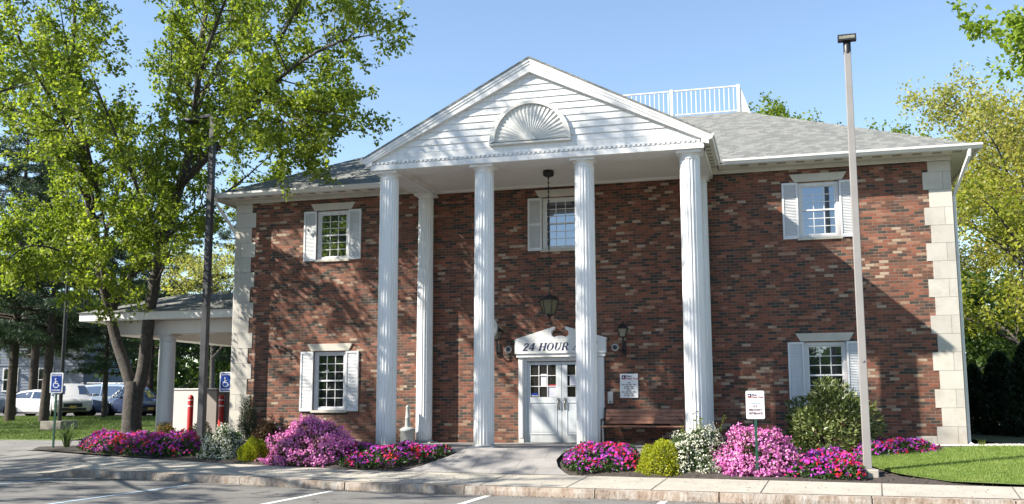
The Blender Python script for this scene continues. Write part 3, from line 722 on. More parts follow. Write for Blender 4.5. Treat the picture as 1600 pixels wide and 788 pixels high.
# columns
def column(x, y, r=.225, half=False):
    c = MB(); nfl = 20; nv = nfl*8; prof = []
    zs = [.075, .3, 1.5, 3.0, 4.5, 5.9, 6.08]
    def rr(z): return r*(1-.05*max(0, (z-1.5)/4.6))
    vs = []; fs = []
    for z in zs:
        for k in range(nv):
            a = 2*PI*k/nv; ph = (k % 8)/8
            d = .015*r/.225*math.sin(PI*min(max((ph-.15)/.7, 0), 1))
            R_ = rr(z)-d; vs.append((x+R_*math.cos(a), y+R_*math.sin(a), z))
    for i in range(len(zs)-1):
        for k in range(nv): k2 = (k+1) % nv; fs.append((i*nv+k, i*nv+k2, (i+1)*nv+k2, (i+1)*nv+k))
    c.add(vs, fs, True)
    o = c.build('column', MAT['column'], bank)
    cp = MB().lathe([(rr(6)-.0, 6.06), (rr(6)+.012, 6.075), (rr(6)+.012, 6.095), (rr(6)-.005, 6.10), (rr(6)-.005, 6.14), (r+.035, 6.175), (r+.035, 6.185)], x, y, 40)
    cp.box(x-r-.045, x+r+.045, y-r-.045, y+r+.045, 6.186, 6.2345); cp.build('capital', MAT['white'], o, bevel=.004)
    b = MB().lathe([(r+.02, .03), (r+.03, .045), (r+.03, .06), (r+.005, .078)], x, y, 40); b.box(x-r-.07, x+r+.07, y-r-.07, y+r+.07, 0.001, .032)
    b.build('plinth', simple('plinth_grey', (.30, .31, .31), .7), o)
for i in (-3, -1, 1, 3): column(3.435*i/3, -2.61)
for i in (-1, 1): column(3.435*i, -.26, .20)

# downspouts
def downspout(sx):
    d = MB(); pts = [(sx*(BW+.34), -EY-.04, 6.46), (sx*(BW+.32), -EY-.02, 6.30), (sx*(BW+.07), .12, 5.55), (sx*(BW+.07), .14, 5.3), (sx*(BW+.07), .14, .12), (sx*(BW+.07), .08, .04), (sx*(BW+.14), -.1, -.02)]
    d.tube(pts, .045, 6, smooth=False); d.build('downspout', MAT['gutter'], bank)
downspout(1); downspout(-1)

# entrance
for s_ in (-1, 1):
    su = MB(); a, b = sorted((s_*.93, s_*1.06)); su.box(a, b, -.07, .02, .0, 2.06); a, b = sorted((s_*.955, s_*1.035)); su.box(a, b, -.085, -.069, .12, 2.0)
    su.build('door_jamb', MAT['white'], bank, bevel=.004)
pd_ = MB(); pd_.box(-1.10, 1.10, -.12, .0, 2.065, 2.145); pd_.box(-1.13, 1.13, -.15, .0, 2.15, 2.47)
left = [(-1.13, 2.473), (-.08, 2.473)]
def scroll(s_):
    pts = [(s_*1.15, 2.473), (s_*1.15, 2.50)]
    pts += [(s_*.80, 2.60), (s_*.50, 2.695), (s_*.20, 2.80), (s_*.185, 2.775)]
    # inner curl
    for k in range(9):
        a = rad(60-k*28); pts.append((s_*(.20-.085*math.cos(a)+.0) , 2.645+.085*math.sin(a)) if False else (s_*(.185+.075*math.cos(rad(90+k*22))), 2.655+.075*math.sin(rad(90+k*22))) )
    pts += [(s_*.16, 2.55), (s_*.10, 2.545), (s_*.0, 2.54), (0, 2.473)]
    return pts
for s_ in (-1, 1):
    # two-part broken pediment side: solid below the rake, notched by a round bite near the middle
    R_ = .092; cx_ = .155; cz_ = 2.635
    pts = [(s_*0.0, 2.473), (s_*1.15, 2.473), (s_*1.15, 2.505), (s_*.145, 2.80)]
    pts += [(s_*.125, 2.79)]
    for k in range(9):
        a = rad(80-k*20); pts.append((s_*(cx_-.03+R_*math.cos(a)), cz_+R_*math.sin(a)))
    pts += [(s_*.06, 2.575), (s_*0.0, 2.575)]
    pd_.prism(pts if s_ > 0 else pts[::-1], -.13, .0)
surr = pd_.build('door_pediment', MAT['white'], bank)
# serif italic lettering cut as strokes
def glyphs():
    G = {}; T = .20; t = .07; sr = .055
    def ser(x0, x1, z): return [(x0, z), (x1, z), (x1, z+sr), (x0, z+sr)]
    def q(*p): return list(p)
    def stem(x, wd, z0=0, z1=1): return [(x, z0), (x+wd, z0), (x+wd, z1), (x, z1)]
    def arc(cx, cz, rx, rz, a0, a1, w0, w1, n=10):
        out = []
        for i in range(n):
            a, b = a0+(a1-a0)*i/n, a0+(a1-a0)*(i+1)/n
            def pt(an, s_):
                wd = w1+(w0-w1)*abs(math.cos(rad(an)))
                return (cx+(rx-s_*wd)*math.cos(rad(an)), cz+(rz-s_*min(wd, t*1.2))*math.sin(rad(an)))
            out.append([pt(a, 1), pt(a, 0), pt(b, 0), pt(b, 1)])
        return out
    G['H'] = ([stem(.08, T), stem(.62, T), stem(.28, .34, .46, .54), ser(0, .36, 0), ser(0, .36, 1-sr), ser(.54, .9, 0), ser(.54, .9, 1-sr)], .92)
    G['O'] = (arc(.42, .5, .42, .52, 0, 360, T, .06, 22), .90)
    G['U'] = ([stem(.08, T, .35, 1), stem(.66, t, .35, 1), ser(0, .36, 1-sr), ser(.56, .84, 1-sr)]+arc(.405, .36, .325, .38, 180, 360, T*.9, .07, 12), .88)
    G['R'] = ([stem(.08, T), ser(0, .36, 0), stem(.26, .22, .93, 1), stem(.26, .22, .47, .54)]+arc(.42, .735, .34, .265, -90, 90, T, .07, 10)+[[(.38, .5), (.58, .5), (.88, .0), (.66, .0)], ser(.66, .94, 0)], .94)
    G['A'] = ([[(.06, 0), (.14, 0), (.48, 1), (.40, 1)], [(.52, 0), (.76, 0), (.50, 1), (.34, 1)], stem(.24, .34, .30, .37), ser(-.02, .24, 0), ser(.46, .86, 0)], .88)
    G['T'] = ([stem(.32, T), ser(.22, .62, 0), stem(.02, .8, .92, 1), stem(.02, .06, .72, .92), stem(.76, .06, .72, .92)], .86)
    G['M'] = ([stem(.08, t), stem(.78, T), [(.08, 1), (.30, 1), (.58, .1), (.46, .1)], [(.46, .1), (.54, .1), (.84, 1), (.78, 1)], ser(0, .24, 0), ser(.7, 1.06, 0), ser(0, .3, 1-sr), ser(.78, 1.06, 1-sr)], 1.08)
    G['2'] = (arc(.34, .70, .30, .30, -20, 175, T*.85, .08, 12)+[[(.36, .60), (.62, .60), (.20, .12), (.02, .06)], stem(.02, .60, 0, .14)], .72)
    G['4'] = ([stem(.38, T*.95, 0, 1), [(.0, .26), (.09, .26), (.46, 1), (.38, 1)], stem(.0, .70, .24, .34), ser(.30, .66, 0)], .76)
    return G
G_ = glyphs(); lt = MB(); x = 0; Hh = .185; shr = .26; pieces = []
for ch in '24 HOUR ATM':
    if ch == ' ': x += .42; continue
    polys, adv = G_[ch]
    for i, p in enumerate(polys): pieces.append([(px+x+pz*shr, pz) for px, pz in p])
    x += adv+.04
tot = x
for i, p in enumerate(pieces):
    pts = [((px-tot/2-.1)*1.84/tot, 2.315-.5*Hh+pz*Hh) for px, pz in p]
    ar = sum(pts[j][0]*pts[(j+1) % len(pts)][1]-pts[(j+1) % len(pts)][0]*pts[j][1] for j in range(len(pts)))
    if ar < 0: pts = pts[::-1]
    lt.prism(pts, -.156-.0002*(i % 7), -.151)
lt.build('lettering', MAT['navy'], surr)
# door frame, transom-less double doors
df = MB(); df.box(-.93, -.87, -.02, .10, 0, 2.06); df.box(.87, .93, -.02, .10, 0, 2.06); df.box(-.87, .87, -.02, .10, 1.97, 2.06)
df.build('door_frame', MAT['frame'], bank, bevel=.004)
m_door = plastic_white('door_paint', (.56, .59, .61), .45)
for s_ in (-1, 1):
    d = MB(); a, b = sorted((s_*.006, s_*.868)); y0, y1 = .02, .07
    gx0, gx1 = sorted((s_*.14, s_*.78)); gz0, gz1 = 1.10, 1.88
    if s_ > 0: gx0, gx1 = .14, .78
    wall_ = [(a, gx0, .01, 1.965), (gx1, b, .01, 1.965), (gx0, gx1, gz1, 1.965), (gx0, gx1, .01, gz0)]
    for p in wall_: d.box(p[0], p[1], y0, y1, p[2], p[3])
    dr = d.build('door', m_door, bank)
    pn = MB(); 
    for (p0, p1, q0, q1) in ((gx0-.02, gx1+.02, .20, .225), (gx0-.02, gx1+.02, .955, .98), (gx0-.02, gx0, .225, .955), (gx1, gx1+.02, .225, .955)): pn.box(p0, p1, y0-.012, y0-.0, q0, q1)
    pn.box(gx0+.03, gx1-.03, y0-.006, y0-.0005, .26, .92)
    pn.build('panel_moulding', m_door, dr, bevel=.003)
    mu = MB()
    for i in (1, 2):
        xx = gx0+(gx1-gx0)*i/3; mu.box(xx-.008, xx+.008, y0, y0+.02, gz0, gz1); zz = gz0+(gz1-gz0)*i/3; mu.box(gx0, gx1, y0+.001, y0+.019, zz-.008, zz+.008)
    mu.build('muntins', MAT['frame'], dr)
    MB().box(gx0, gx1, y0+.024, y0+.03, gz0, gz1).build('pane', mat_glass('door_glass', .10, (.8, .85, .9), (.02, .018, .016)), dr)
    h = MB(); hx = s_*.085; h.box(hx-.035, hx+.035, y0-.012, y0, .80, 1.08); h.tube([(hx, y0-.01, 1.03), (hx, y0-.055, 1.03), (hx, y0-.055, .85), (hx, y0-.01, .85)], .011, 8)
    h.build('handle', simple('handle_metal', (.35, .34, .31), .35, .1, 8, metal=.7), dr)
# dark threshold
MB().box(-.93, .93, -.08, .09, .001, .018).build('threshold', MAT['galv'], bank)
def notice(x0, x1, z0, z1, label, band=None, y=.0385):
    o = MB().box(x0, x1, y, y+.001, z0, z1).build('paper_notice', MAT['paper']); tag(o, label, 'notice', 'notices behind the door glass')
    g = MB(); z = z1-.03
    while z > z0+.02: g.box(x0+.02, x1-.02, y-.0008, y-.0002, z-.006, z); z -= .022
    g.build('printed_lines', simple('print_grey', (.25, .25, .33), .7), o)
    if band: MB().box(x0, x1, y-.0012, y-.0004, z1-.05, z1).build('heading_band', band, o)
notice(-.52, -.38, 1.36, 1.66, 'narrow white notice in the middle pane of the left door', None)
notice(-.345, -.115, 1.11, 1.40, 'white notice with a red heading at the lower right of the left door glass', MAT['signred'])
notice(-.76, -.60, 1.12, 1.20, 'small blue and white sticker at the bottom left corner of the left door glass', MAT['signblue'])
notice(.20, .36, 1.38, 1.60, 'white square notice on the glass of the right door', None)

# ------------------------------------------------------------------ things on and by the facade
def wall_lantern(x, label):
    t = thing('wall_lantern', label, 'wall lamp', (x, 0, 0), 0, 'wall lanterns flanking the entrance')
    b = MB().box(-.05, .05, -.035, .0, 2.10, 2.42); b.tube([(0, -.03, 2.2), (0, -.13, 2.16), (0, -.19, 2.26), (0, -.17, 2.44), (0, -.17, 2.50)], [.02, .022, .02, .02, .03], 8)
    b.build('bracket', MAT['black'], t)
    c = MB(); 
    def fr(z, h): return [(-h, -.17-h, z), (h, -.17-h, z), (h, -.17+h, z), (-h, -.17+h, z)]
    def frus(mb, z0, h0, z1, h1): mb.add(fr(z0, h0)+fr(z1, h1), [(3, 2, 1, 0), (4, 5, 6, 7), (0, 1, 5, 4), (1, 2, 6, 5), (2, 3, 7, 6), (3, 0, 4, 7)])
    frus(c, 2.49, .05, 2.52, .062); frus(c, 2.70, .115, 2.725, .12); frus(c, 2.725, .12, 2.80, .05); frus(c, 2.80, .05, 2.83, .02); frus(c, 2.83, .015, 2.87, .022)
    for sx in (-1, 1):
        for sy in (-1, 1): c.tube([(sx*.06, -.17+sy*.06, 2.52), (sx*.108, -.17+sy*.108, 2.71)], .008, 5)
    c.build('cage', MAT['black'], t)
    g = MB(); frus(g, 2.522, .054, 2.698, .100); g.build('glass', MAT['frosted'], t)
    return t
wall_lantern(1.55, 'black wall lantern on the brick right of the entrance pediment')
wall_lantern(-1.58, 'black wall lantern left of the entrance, partly hidden by a white column')
dk = MB().lathe([(.0, 0), (.15, .0), (.165, .012), (.15, .03), (.0, .035)], n=28)
dsk = dk.build('wall_dish', simple('dish_grey', (.36, .38, .36), .5, .15, 6)); dsk.rotation_euler = (PI/2, 0, 0); dsk.scale = (1, 1.5, 1); dsk.location = (-1.66, -.36, 2.78)
tag(dsk, 'grey oval disc hanging in front of the left wall lantern beside a column', 'wall fitting')
for x, lb in ((-1.33, 'round white wall fitting with dark centre left of the door pediment'), (1.33, 'round white wall fitting with dark centre right of the door pediment')):
    t = thing('round_speaker', lb, 'speaker', (x, 0, 2.27), 0, 'round white fittings beside the entrance')
    o = MB().lathe([(.088, 0), (.088, .03), (.07, .045), (.055, .04)], n=28).build('ring', MAT['white'], t); o.rotation_euler = (PI/2, 0, 0)
    o = MB().lathe([(.056, .03), (.05, .055), (.02, .062), (0.001, .062)], n=20).build('lens', MAT['darkbronze'], t); o.rotation_euler = (PI/2, 0, 0)
kb = thing('door_opener_box', 'small white push button box between the door trim and the hours plaque', 'button', (1.20, 0, 1.08))
MB().box(-.065, .065, -.05, 0, -.14, .14).build('housing', MAT['white'], kb, bevel=.01); MB().lathe([(.025, 0), (.025, .012)], n=14).build('button', MAT['galv'], kb, loc=(0, -.05, -.1)).rotation_euler = (PI/2, 0, 0)

def logo(parent, x, z, s_, y):
    MB().box(x, x+s_, y-.002, y, z-s_*.5, z+s_*.5).build('logo_square', MAT['navy'], parent)
    MB().box(x, x+s_, y-.004, y-.0022, z-s_*.5, z-s_*.18).build('logo_band', MAT['signred'], parent)
    st = []
    for k in range(10):
        r_ = s_*(.30 if k % 2 == 0 else .14); a = PI/2+k*PI/5; st.append((x+s_*.42+r_*math.cos(a), z+s_*.02+r_*math.sin(a)))
    MB().prism(st, y-.0062, y-.0042).build('logo_star', MAT['signwhite'], parent)
pq = thing('hours_plaque', 'white plaque of bank opening hours on the brick wall above the bench', 'sign', (1.65, 0, 1.355))
MB().box(-.215, .215, -.022, -.001, -.285, .285).build('plate', MAT['signwhite'], pq, bevel=.003)
logo(pq, -.17, .20, .095, -.0225)
text_obj('First', .068, MAT['navy'], pq, (-.06, -.024, .222), align='LEFT', thick=.0012); text_obj('New York', .068, MAT['signred'], pq, (-.06, -.024, .166), align='LEFT', thick=.0012)
for z, s_ in ((.07, 'LOBBY'), (.025, 'MON - THUR  9:00am - 4:30pm'), (-.018, 'FRI  9:00am - 6:00pm'), (-.06, 'SAT  9:00am - 1:00pm'), (-.105, 'DRIVE UP'), (-.148, 'MON - THUR  8:30am - 5:00pm'), (-.192, 'FRI  8:30am - 6:00pm'), (-.235, 'SAT  9:00am - 1:00pm')):
    text_obj(s_, .036, MAT['signdark'], pq, (0, -.024, z), thick=.0010, sx=.72)

# hanging lantern
hl = thing('hanging_lantern', 'black hanging lantern with amber glass on a long chain under the porch ceiling', 'hanging lamp', (.07, -1.5, 0))
MB().lathe([(.06, 6.19), (.115, 6.21), (.13, 6.24), (.13, 6.30), (.12, 6.339)], n=20).build('canopy', MAT['black'], hl)
ch = MB(); z = 3.52
while z < 6.19:
    L = min(.09, 6.2-z); tw = (int(z*100) % 2)
    ch.tube([(0, 0, z), (.0, .0, z+L*1.02)], .0085, 5); z += .09
k_ = 0; z = 3.55
while z < 6.15:
    ax = (.016, 0) if k_ % 2 else (0, .016); ch.tube([(ax[0], ax[1], z), (ax[0], ax[1], z+.05)], .006, 4); ch.tube([(-ax[0], -ax[1], z), (-ax[0], -ax[1], z+.05)], .006, 4); z += .055; k_ += 1
ch.build('chain', MAT['black'], hl)
lc = MB()
def ring(z, r, n=6, ph=0): return [(r*math.cos(2*PI*i/n+ph), r*math.sin(2*PI*i/n+ph), z) for i in range(n)]
def hexf(mb, z0, r0, z1, r1, n=6):
    mb.add(ring(z0, r0, n)+ring(z1, r1, n), [tuple(range(n-1, -1, -1)), tuple(range(n, 2*n))]+[(i, (i+1) % n, (i+1) % n+n, i+n) for i in range(n)])
hexf(lc, 3.29, .235, 3.315, .24); hexf(lc, 3.315, .235, 3.37, .17); hexf(lc, 3.37, .17, 3.42, .06); hexf(lc, 3.42, .035, 3.50, .02); hexf(lc, 2.955, .13, 2.975, .14); hexf(lc, 2.90, .03, 2.955, .10); hexf(lc, 2.83, .008, 2.90, .028)
for i in range(6):
    a = 2*PI*i/6; lc.tube([(.135*math.cos(a), .135*math.sin(a), 2.97), (.228*math.cos(a), .228*math.sin(a), 3.30)], .011, 5)
lc.build('cage', MAT['black'], hl)
lg = MB(); hexf(lg, 2.976, .125, 3.289, .218); lg.build('glass', MAT['amber'], hl)

# bench
bn = thing('bench', 'brown slatted park bench with black iron ends against the brick wall by the door', 'bench', (2.05, -.42, 0))
st = MB()
for i in range(4): z = .47+i*.085; st.prism_x([(.13+i*.022, z), (.155+i*.022, z), (.165+i*.022+.006, z+.076), (.14+i*.022+.006, z+.076)], -.93, .93)
st.build('backrest', MAT['wood'], bn, bevel=.004)
st = MB()
for i in range(4): y = -.30+i*.105; st.box(-.95, .95, y, y+.095, .395, .425)
st.build('seat', MAT['wood'], bn, bevel=.004)
for s_ in (-1, 1):
    e_ = MB(); x = s_*.96
    for a, b in (((x, -.30, 0), (x, -.26, .55)), ((x, .16, 0), (x, .12, .42)), ((x, .12, .42), (x, .23, .84)), ((x, -.27, .40), (x, .14, .40)), ((x, -.28, .56), (x, .16, .58))): e_.tube([a, b], .022, 8)
    e_.build('end_frame', MAT['black'], bn)
    MB().tube([(s_*.93, .12, .46), (s_*.78, .15, .60)], .008, 5).build('brace', MAT['black'], bn)
# cigarette receptacle
ur = thing('smoking_receptacle', 'pale grey smokers post with squat base beside the leftmost column', 'ash bin', (-3.72, -.62, 0))
m_ur = simple('receptacle_plastic', (.34, .35, .33), .6, .1, 6)
MB().lathe([(.17, .0), (.175, .28), (.19, .29), (.19, .33), (.15, .37), (.09, .39)], n=28).build('base', m_ur, ur)
MB().lathe([(.07, .39), (.058, .60), (.062, .61), (.062, .63), (.052, .64), (.046, .86), (.055, .88), (.02, .92)], n=20).build('neck', m_ur, ur)

# ------------------------------------------------------------------ drive-up canopy
cn = thing('drive_up_canopy', 'white flat fascia drive up canopy with grey shingle roof on a round column', 'canopy')
CL, CR, CF, CB = -14.55, -9.06, .8, 8.2
c_ = MB(); c_.box(CL, CR, CF, CF+.12, 3.37, 3.60); c_.box(CL, CL+.12, CF+.12, CB, 3.37, 3.60); c_.box(CL, CR, CB, CB+.12, 3.37, 3.6)
c_.build('fascia', MAT['white'], cn, bevel=.006)
c_ = MB(); c_.box(CL+.12, CR, CF+.12, CB, 3.375, 3.40); 
c_.box(CL+.75, CR, CF+.42, CF+.98, 2.98, 3.37); c_.box(CL+.75, CL+1.3, CF+.98, CB-.4, 2.98, 3.37); c_.box(CL+.75, CR, CB-.95, CB-.4, 2.98, 3.37)
c_.build('beams', MAT['ceiling'], cn, bevel=.01)
r_ = MB(); zt_ = 4.30; inx = 2.4
r_.add([(CL-.05, CF-.05, 3.605), (CR, CF-.05, 3.605), (CR, CB+.17, 3.605), (CL-.05, CB+.17, 3.605), (CL+2.0, CF+1.9, zt_), (CR, CF+1.9, zt_), (CR, CB-1.8, zt_), (CL+2.0, CB-1.8, zt_)],
       [(0, 1, 5, 4), (2, 3, 7, 6), (3, 0, 4, 7), (4, 5, 6, 7), (0, 3, 2, 1)])
r_.build('roof', mat_shingle('canopy_shingle', .95), cn)
for x_, y_ in ((-12.06, 1.5), (-12.06, 7.2)):
    cl = MB().lathe([(.235, -.35), (.235, 1.0), (.225, 2.70), (.215, 2.76)], x_, y_, 40); co_ = cl.build('column', MAT['column'], cn)
    cp = MB().lathe([(.22, 2.76), (.235, 2.77), (.235, 2.80), (.222, 2.81), (.222, 2.87), (.27, 2.92), (.27, 2.94)], x_, y_, 40); cp.box(x_-.28, x_+.28, y_-.28, y_+.28, 2.941, 2.979); cp.build('capital', MAT['white'], co_)
kk = thing('drive_up_kiosk', 'grey metal drive up teller kiosk under the canopy between red bollards', 'kiosk', (-12.95, 3.8, -.2))
m_k = simple('kiosk_panel', (.52, .50, .48), .5, .05, 2); m_k2 = simple('kiosk_side', (.23, .205, .18), .6, .08, 2)
MB().box(-.52, .55, .0, .06, 0, 1.62).build('front_panel', m_k, kk, bevel=.01)
MB().box(-.50, 1.05, .065, 1.9, 0, 1.60).build('cabinet', m_k2, kk, bevel=.01)
MB().box(-.56, 1.1, -.03, 1.95, 1.625, 1.66).build('cap', MAT['white'], kk)
bolld = None
for i, (x_, y_, lb) in enumerate(((-12.30, 3.1, 'red bollard with two white bands just right of the canopy column'), (-11.30, 3.2, 'red bollard with two white bands in front of the kiosk front panel'), (-10.75, 6.0, 'red bollard with white bands seen past the handicapped sign by the building corner'))):
    if bolld is None:
        t = thing('bollard', lb, 'bollard', (x_, y_, -.22), 0, 'red bollards at the drive up kiosk')
        MB().lathe([(.085, 0), (.085, 1.36), (.075, 1.42), (.045, 1.46), (.001, 1.475)], n=22).build('post', MAT['redpaint'], t)
        bb = MB().lathe([(.0875, 1.30), (.0875, 1.325)], n=22); bb.lathe([(.0875, 1.12), (.0875, 1.15)], n=22); bb.build('bands', MAT['reflective'], t)
        bolld = t
    else:
        t = copy_tree(bolld); t.location = (x_, y_, -.22); t['label'] = lb

# ------------------------------------------------------------------ signs
def ada_sign(x, y, zt0, z0, wd, ht, postmat, label):
    t = thing('accessible_parking_sign', label, 'sign', (x, y, 0), rad(12), 'blue accessible parking signs')
    MB().box(-.022, .022, .0, .035, z0, zt0+.0).build('post', postmat, t)
    pl = MB(); r_ = .03; pts = []
    for cx_, cz_, a0 in ((wd/2-r_, -r_, 0), (-wd/2+r_, -r_, 90), (-wd/2+r_, -ht+r_, 180), (wd/2-r_, -ht+r_, 270)):
        for k in range(5): a = rad(a0+k*22.5); pts.append((cx_+r_*math.cos(a), zt0+cz_+r_*math.sin(a)))
    pl.prism(pts, -.006, -.001); p = pl.build('plate', MAT['signwhite'], t)
    inn = [(px*(1-.035/wd*2), zt0-ht/2+(pz-zt0+ht/2)*(1-.035/ht*1.6)) for px, pz in pts]
    MB().prism(inn, -.0085, -.0062).build('blue_face', MAT['signblue'], p)
    # wheelchair symbol
    s_ = wd*.0135/.36*1.0; zc_ = zt0-ht*.52; u = wd/.36
    sy = MB(); y0, y1 = -.0115, -.0088
    hd = [(-.03*u+.024*u*math.cos(2*PI*i/12), zc_+.118*u+.024*u*math.sin(2*PI*i/12)) for i in range(12)]; sy.prism(hd, y0, y1)
    def bar(p, q, w_, dy=0):
        d = Vector((q[0]-p[0], q[1]-p[1])); n_ = Vector((-d.y, d.x)).normalized()*w_/2
        pts = [(p[0]-n_.x, p[1]-n_.y), (q[0]-n_.x, q[1]-n_.y), (q[0]+n_.x, q[1]+n_.y), (p[0]+n_.x, p[1]+n_.y)]; sy.prism([(a*u, zc_+b*u) for a, b in pts], y0-dy, y1)
    bar((-.03, .085), (-.022, -.01), .026); bar((-.028, .05), (.035, .05), .018, .0004); bar((-.03, -.005), (.045, -.005), .022, .0003); bar((.04, .0), (.072, -.075), .022, .0006); bar((.06, -.075), (.10, -.062), .018, .0009)
    for k in range(14):
        a, b = rad(110+k*17), rad(110+(k+1)*17); R0, R1 = .062, .084; cx_, cz_ = -.008, -.045
        q4 = [(cx_+R0*math.cos(a), cz_+R0*math.sin(a)), (cx_+R1*math.cos(a), cz_+R1*math.sin(a)), (cx_+R1*math.cos(b), cz_+R1*math.sin(b)), (cx_+R0*math.cos(b), cz_+R0*math.sin(b))]
        sy.prism([(p*u, zc_+q*u) for p, q in q4], y0-.0002*(k % 2), y1)
    sy.build('wheelchair_symbol', MAT['signwhite'], p)
    text_obj('RESERVED', .062*u, MAT['signwhite'], p, (0, -.009, zt0-ht*.13), thick=.0008, sx=.95)
    text_obj('PARKING', .062*u, MAT['signwhite'], p, (0, -.009, zt0-ht*.87), thick=.0018, sx=.95)
    return t
ada_sign(-13.55, -1.1, 1.82, -.25, .35, .54, MAT['greenpost'], 'blue reserved parking wheelchair sign on a green post at the left end of the bed')
ada_sign(-9.22, .1, 1.82, -.25, .345, .53, MAT['black'], 'blue reserved parking wheelchair sign on a black post at the building corner')
vs_ = thing('veterans_parking_sign', 'white parking sign for military veterans on a green post before the pink azalea', 'sign', (4.67, -4.62, 0), rad(6))
sc_ = .93
MB().box(-.022, .022, .0, .03, -.55, .66).build('post', MAT['greenpost'], vs_)
pl = MB(); r_ = .025; pts = []
for cx_, cz_, a0 in ((.165-r_, 1.165-r_, 0), (-.165+r_, 1.165-r_, 90), (-.165+r_, .655+r_, 180), (.165-r_, .655+r_, 270)):
    for k in range(5): a = rad(a0+k*22.5); pts.append((cx_+r_*math.cos(a), cz_+r_*math.sin(a)))
pl.prism(pts, -.008, -.001); p = pl.build('plate', MAT['signwhite'], vs_)
logo(p, -.13, 1.075, .066, -.009)
text_obj('First', .046, MAT['navy'], p, (-.052, -.011, 1.09), align='LEFT', thick=.0008); text_obj('New York', .046, MAT['signred'], p, (-.052, -.011, 1.05), align='LEFT', thick=.0003)
text_obj('Parking for', .042, MAT['signpale'], p, (0, -.011, .945), thick=.0002)
for s_, z in (('U.S.', .885), ('MILITARY', .82), ('VETERANS', .755)): text_obj(s_, .055, MAT['signplum'], p, (0, -.011, z), thick=.0006, sx=.98)

# ------------------------------------------------------------------ lamp poles
lp = thing('street_lamp', 'tall square beige pole with a black floodlight head standing in the right flower bed', 'street lamp', (6.58, -4.45, -.36))
MB().box(-.17, .17, -.17, .17, -.15, .13).build('base', MAT['concrete'], lp, bevel=.015)
MB().box(-.115, .115, -.115, .115, .131, .145).build('base_flange', MAT['polegrey'], lp)
pf = []
pm_ = MB()
def sq(z, h): return [(-h, -h, z), (h, -h, z), (h, h, z), (-h, h, z)]
pm_.add(sq(.145, .070)+sq(7.83, .058), [(3, 2, 1, 0), (4, 5, 6, 7), (0, 1, 5, 4), (1, 2, 6, 5), (2, 3, 7, 6), (3, 0, 4, 7)]); pm_.build('pole', MAT['polegrey'], lp, bevel=.008)
MB().lathe([(.026, 0), (.026, .006)], n=10).build('hand_hole_cover', MAT['polegrey'], lp, loc=(0, -.075, 2.05)).rotation_euler = (PI/2, 0, 0)
MB().lathe([(.068, 7.81), (.070, 8.05), (.05, 8.07)], n=18).build('tenon', MAT['black'], lp)
hd = MB().box(-.165, .165, -.05, .05, -.06, .06)
for i in range(12): hd.box(-.155+i*.028, -.148+i*.028, -.02, .05, .0605, .085)
h_ = hd.build('lamp_head', MAT['black'], lp, loc=(0, -.05, 8.10)); h_.rotation_euler = (rad(-8), 0, 0)
MB().box(-.14, .14, -.056, -.0505, -.03, .03).build('lens', simple('lens_grey', (.20, .19, .15), .3, .4, 14), h_)
dpz = thing('street_lamp', 'dark bronze lamp pole with a short top arm in front of the left building corner', 'street lamp', (-9.35, -.75, -.25))
pm_ = MB(); pm_.add(sq(0, .085)+sq(8.9, .07), [(3, 2, 1, 0), (4, 5, 6, 7), (0, 1, 5, 4), (1, 2, 6, 5), (2, 3, 7, 6), (3, 0, 4, 7)]); pm_.build('pole', MAT['darkbronze'], dpz, bevel=.008)
MB().box(-.6, -.07, -.045, .045, 8.86, 8.95).build('arm', MAT['darkbronze'], dpz, bevel=.01)
hh = MB().box(-.85, -.45, -.16, .16, 8.78, 8.86); hh.build('lamp_head', MAT['darkbronze'], dpz, bevel=.02)
bp = thing('street_lamp', 'thin black lamp pole on a square concrete base on the grass at far left', 'street lamp', (-22.0, 8.9, -.05))
MB().box(-.47, .47, -.47, .47, -.2, .40).build('base', simple('old_concrete', (.22, .20, .17), .9, .2, 5), bp, bevel=.02)
MB().lathe([(.075, .4), (.06, 9.2)], n=14).build('pole', MAT['black'], bp)
MB().box(-.3, .3, -.15, .15, 9.2, 9.33).build('lamp_head', MAT['black'], bp, bevel=.02)

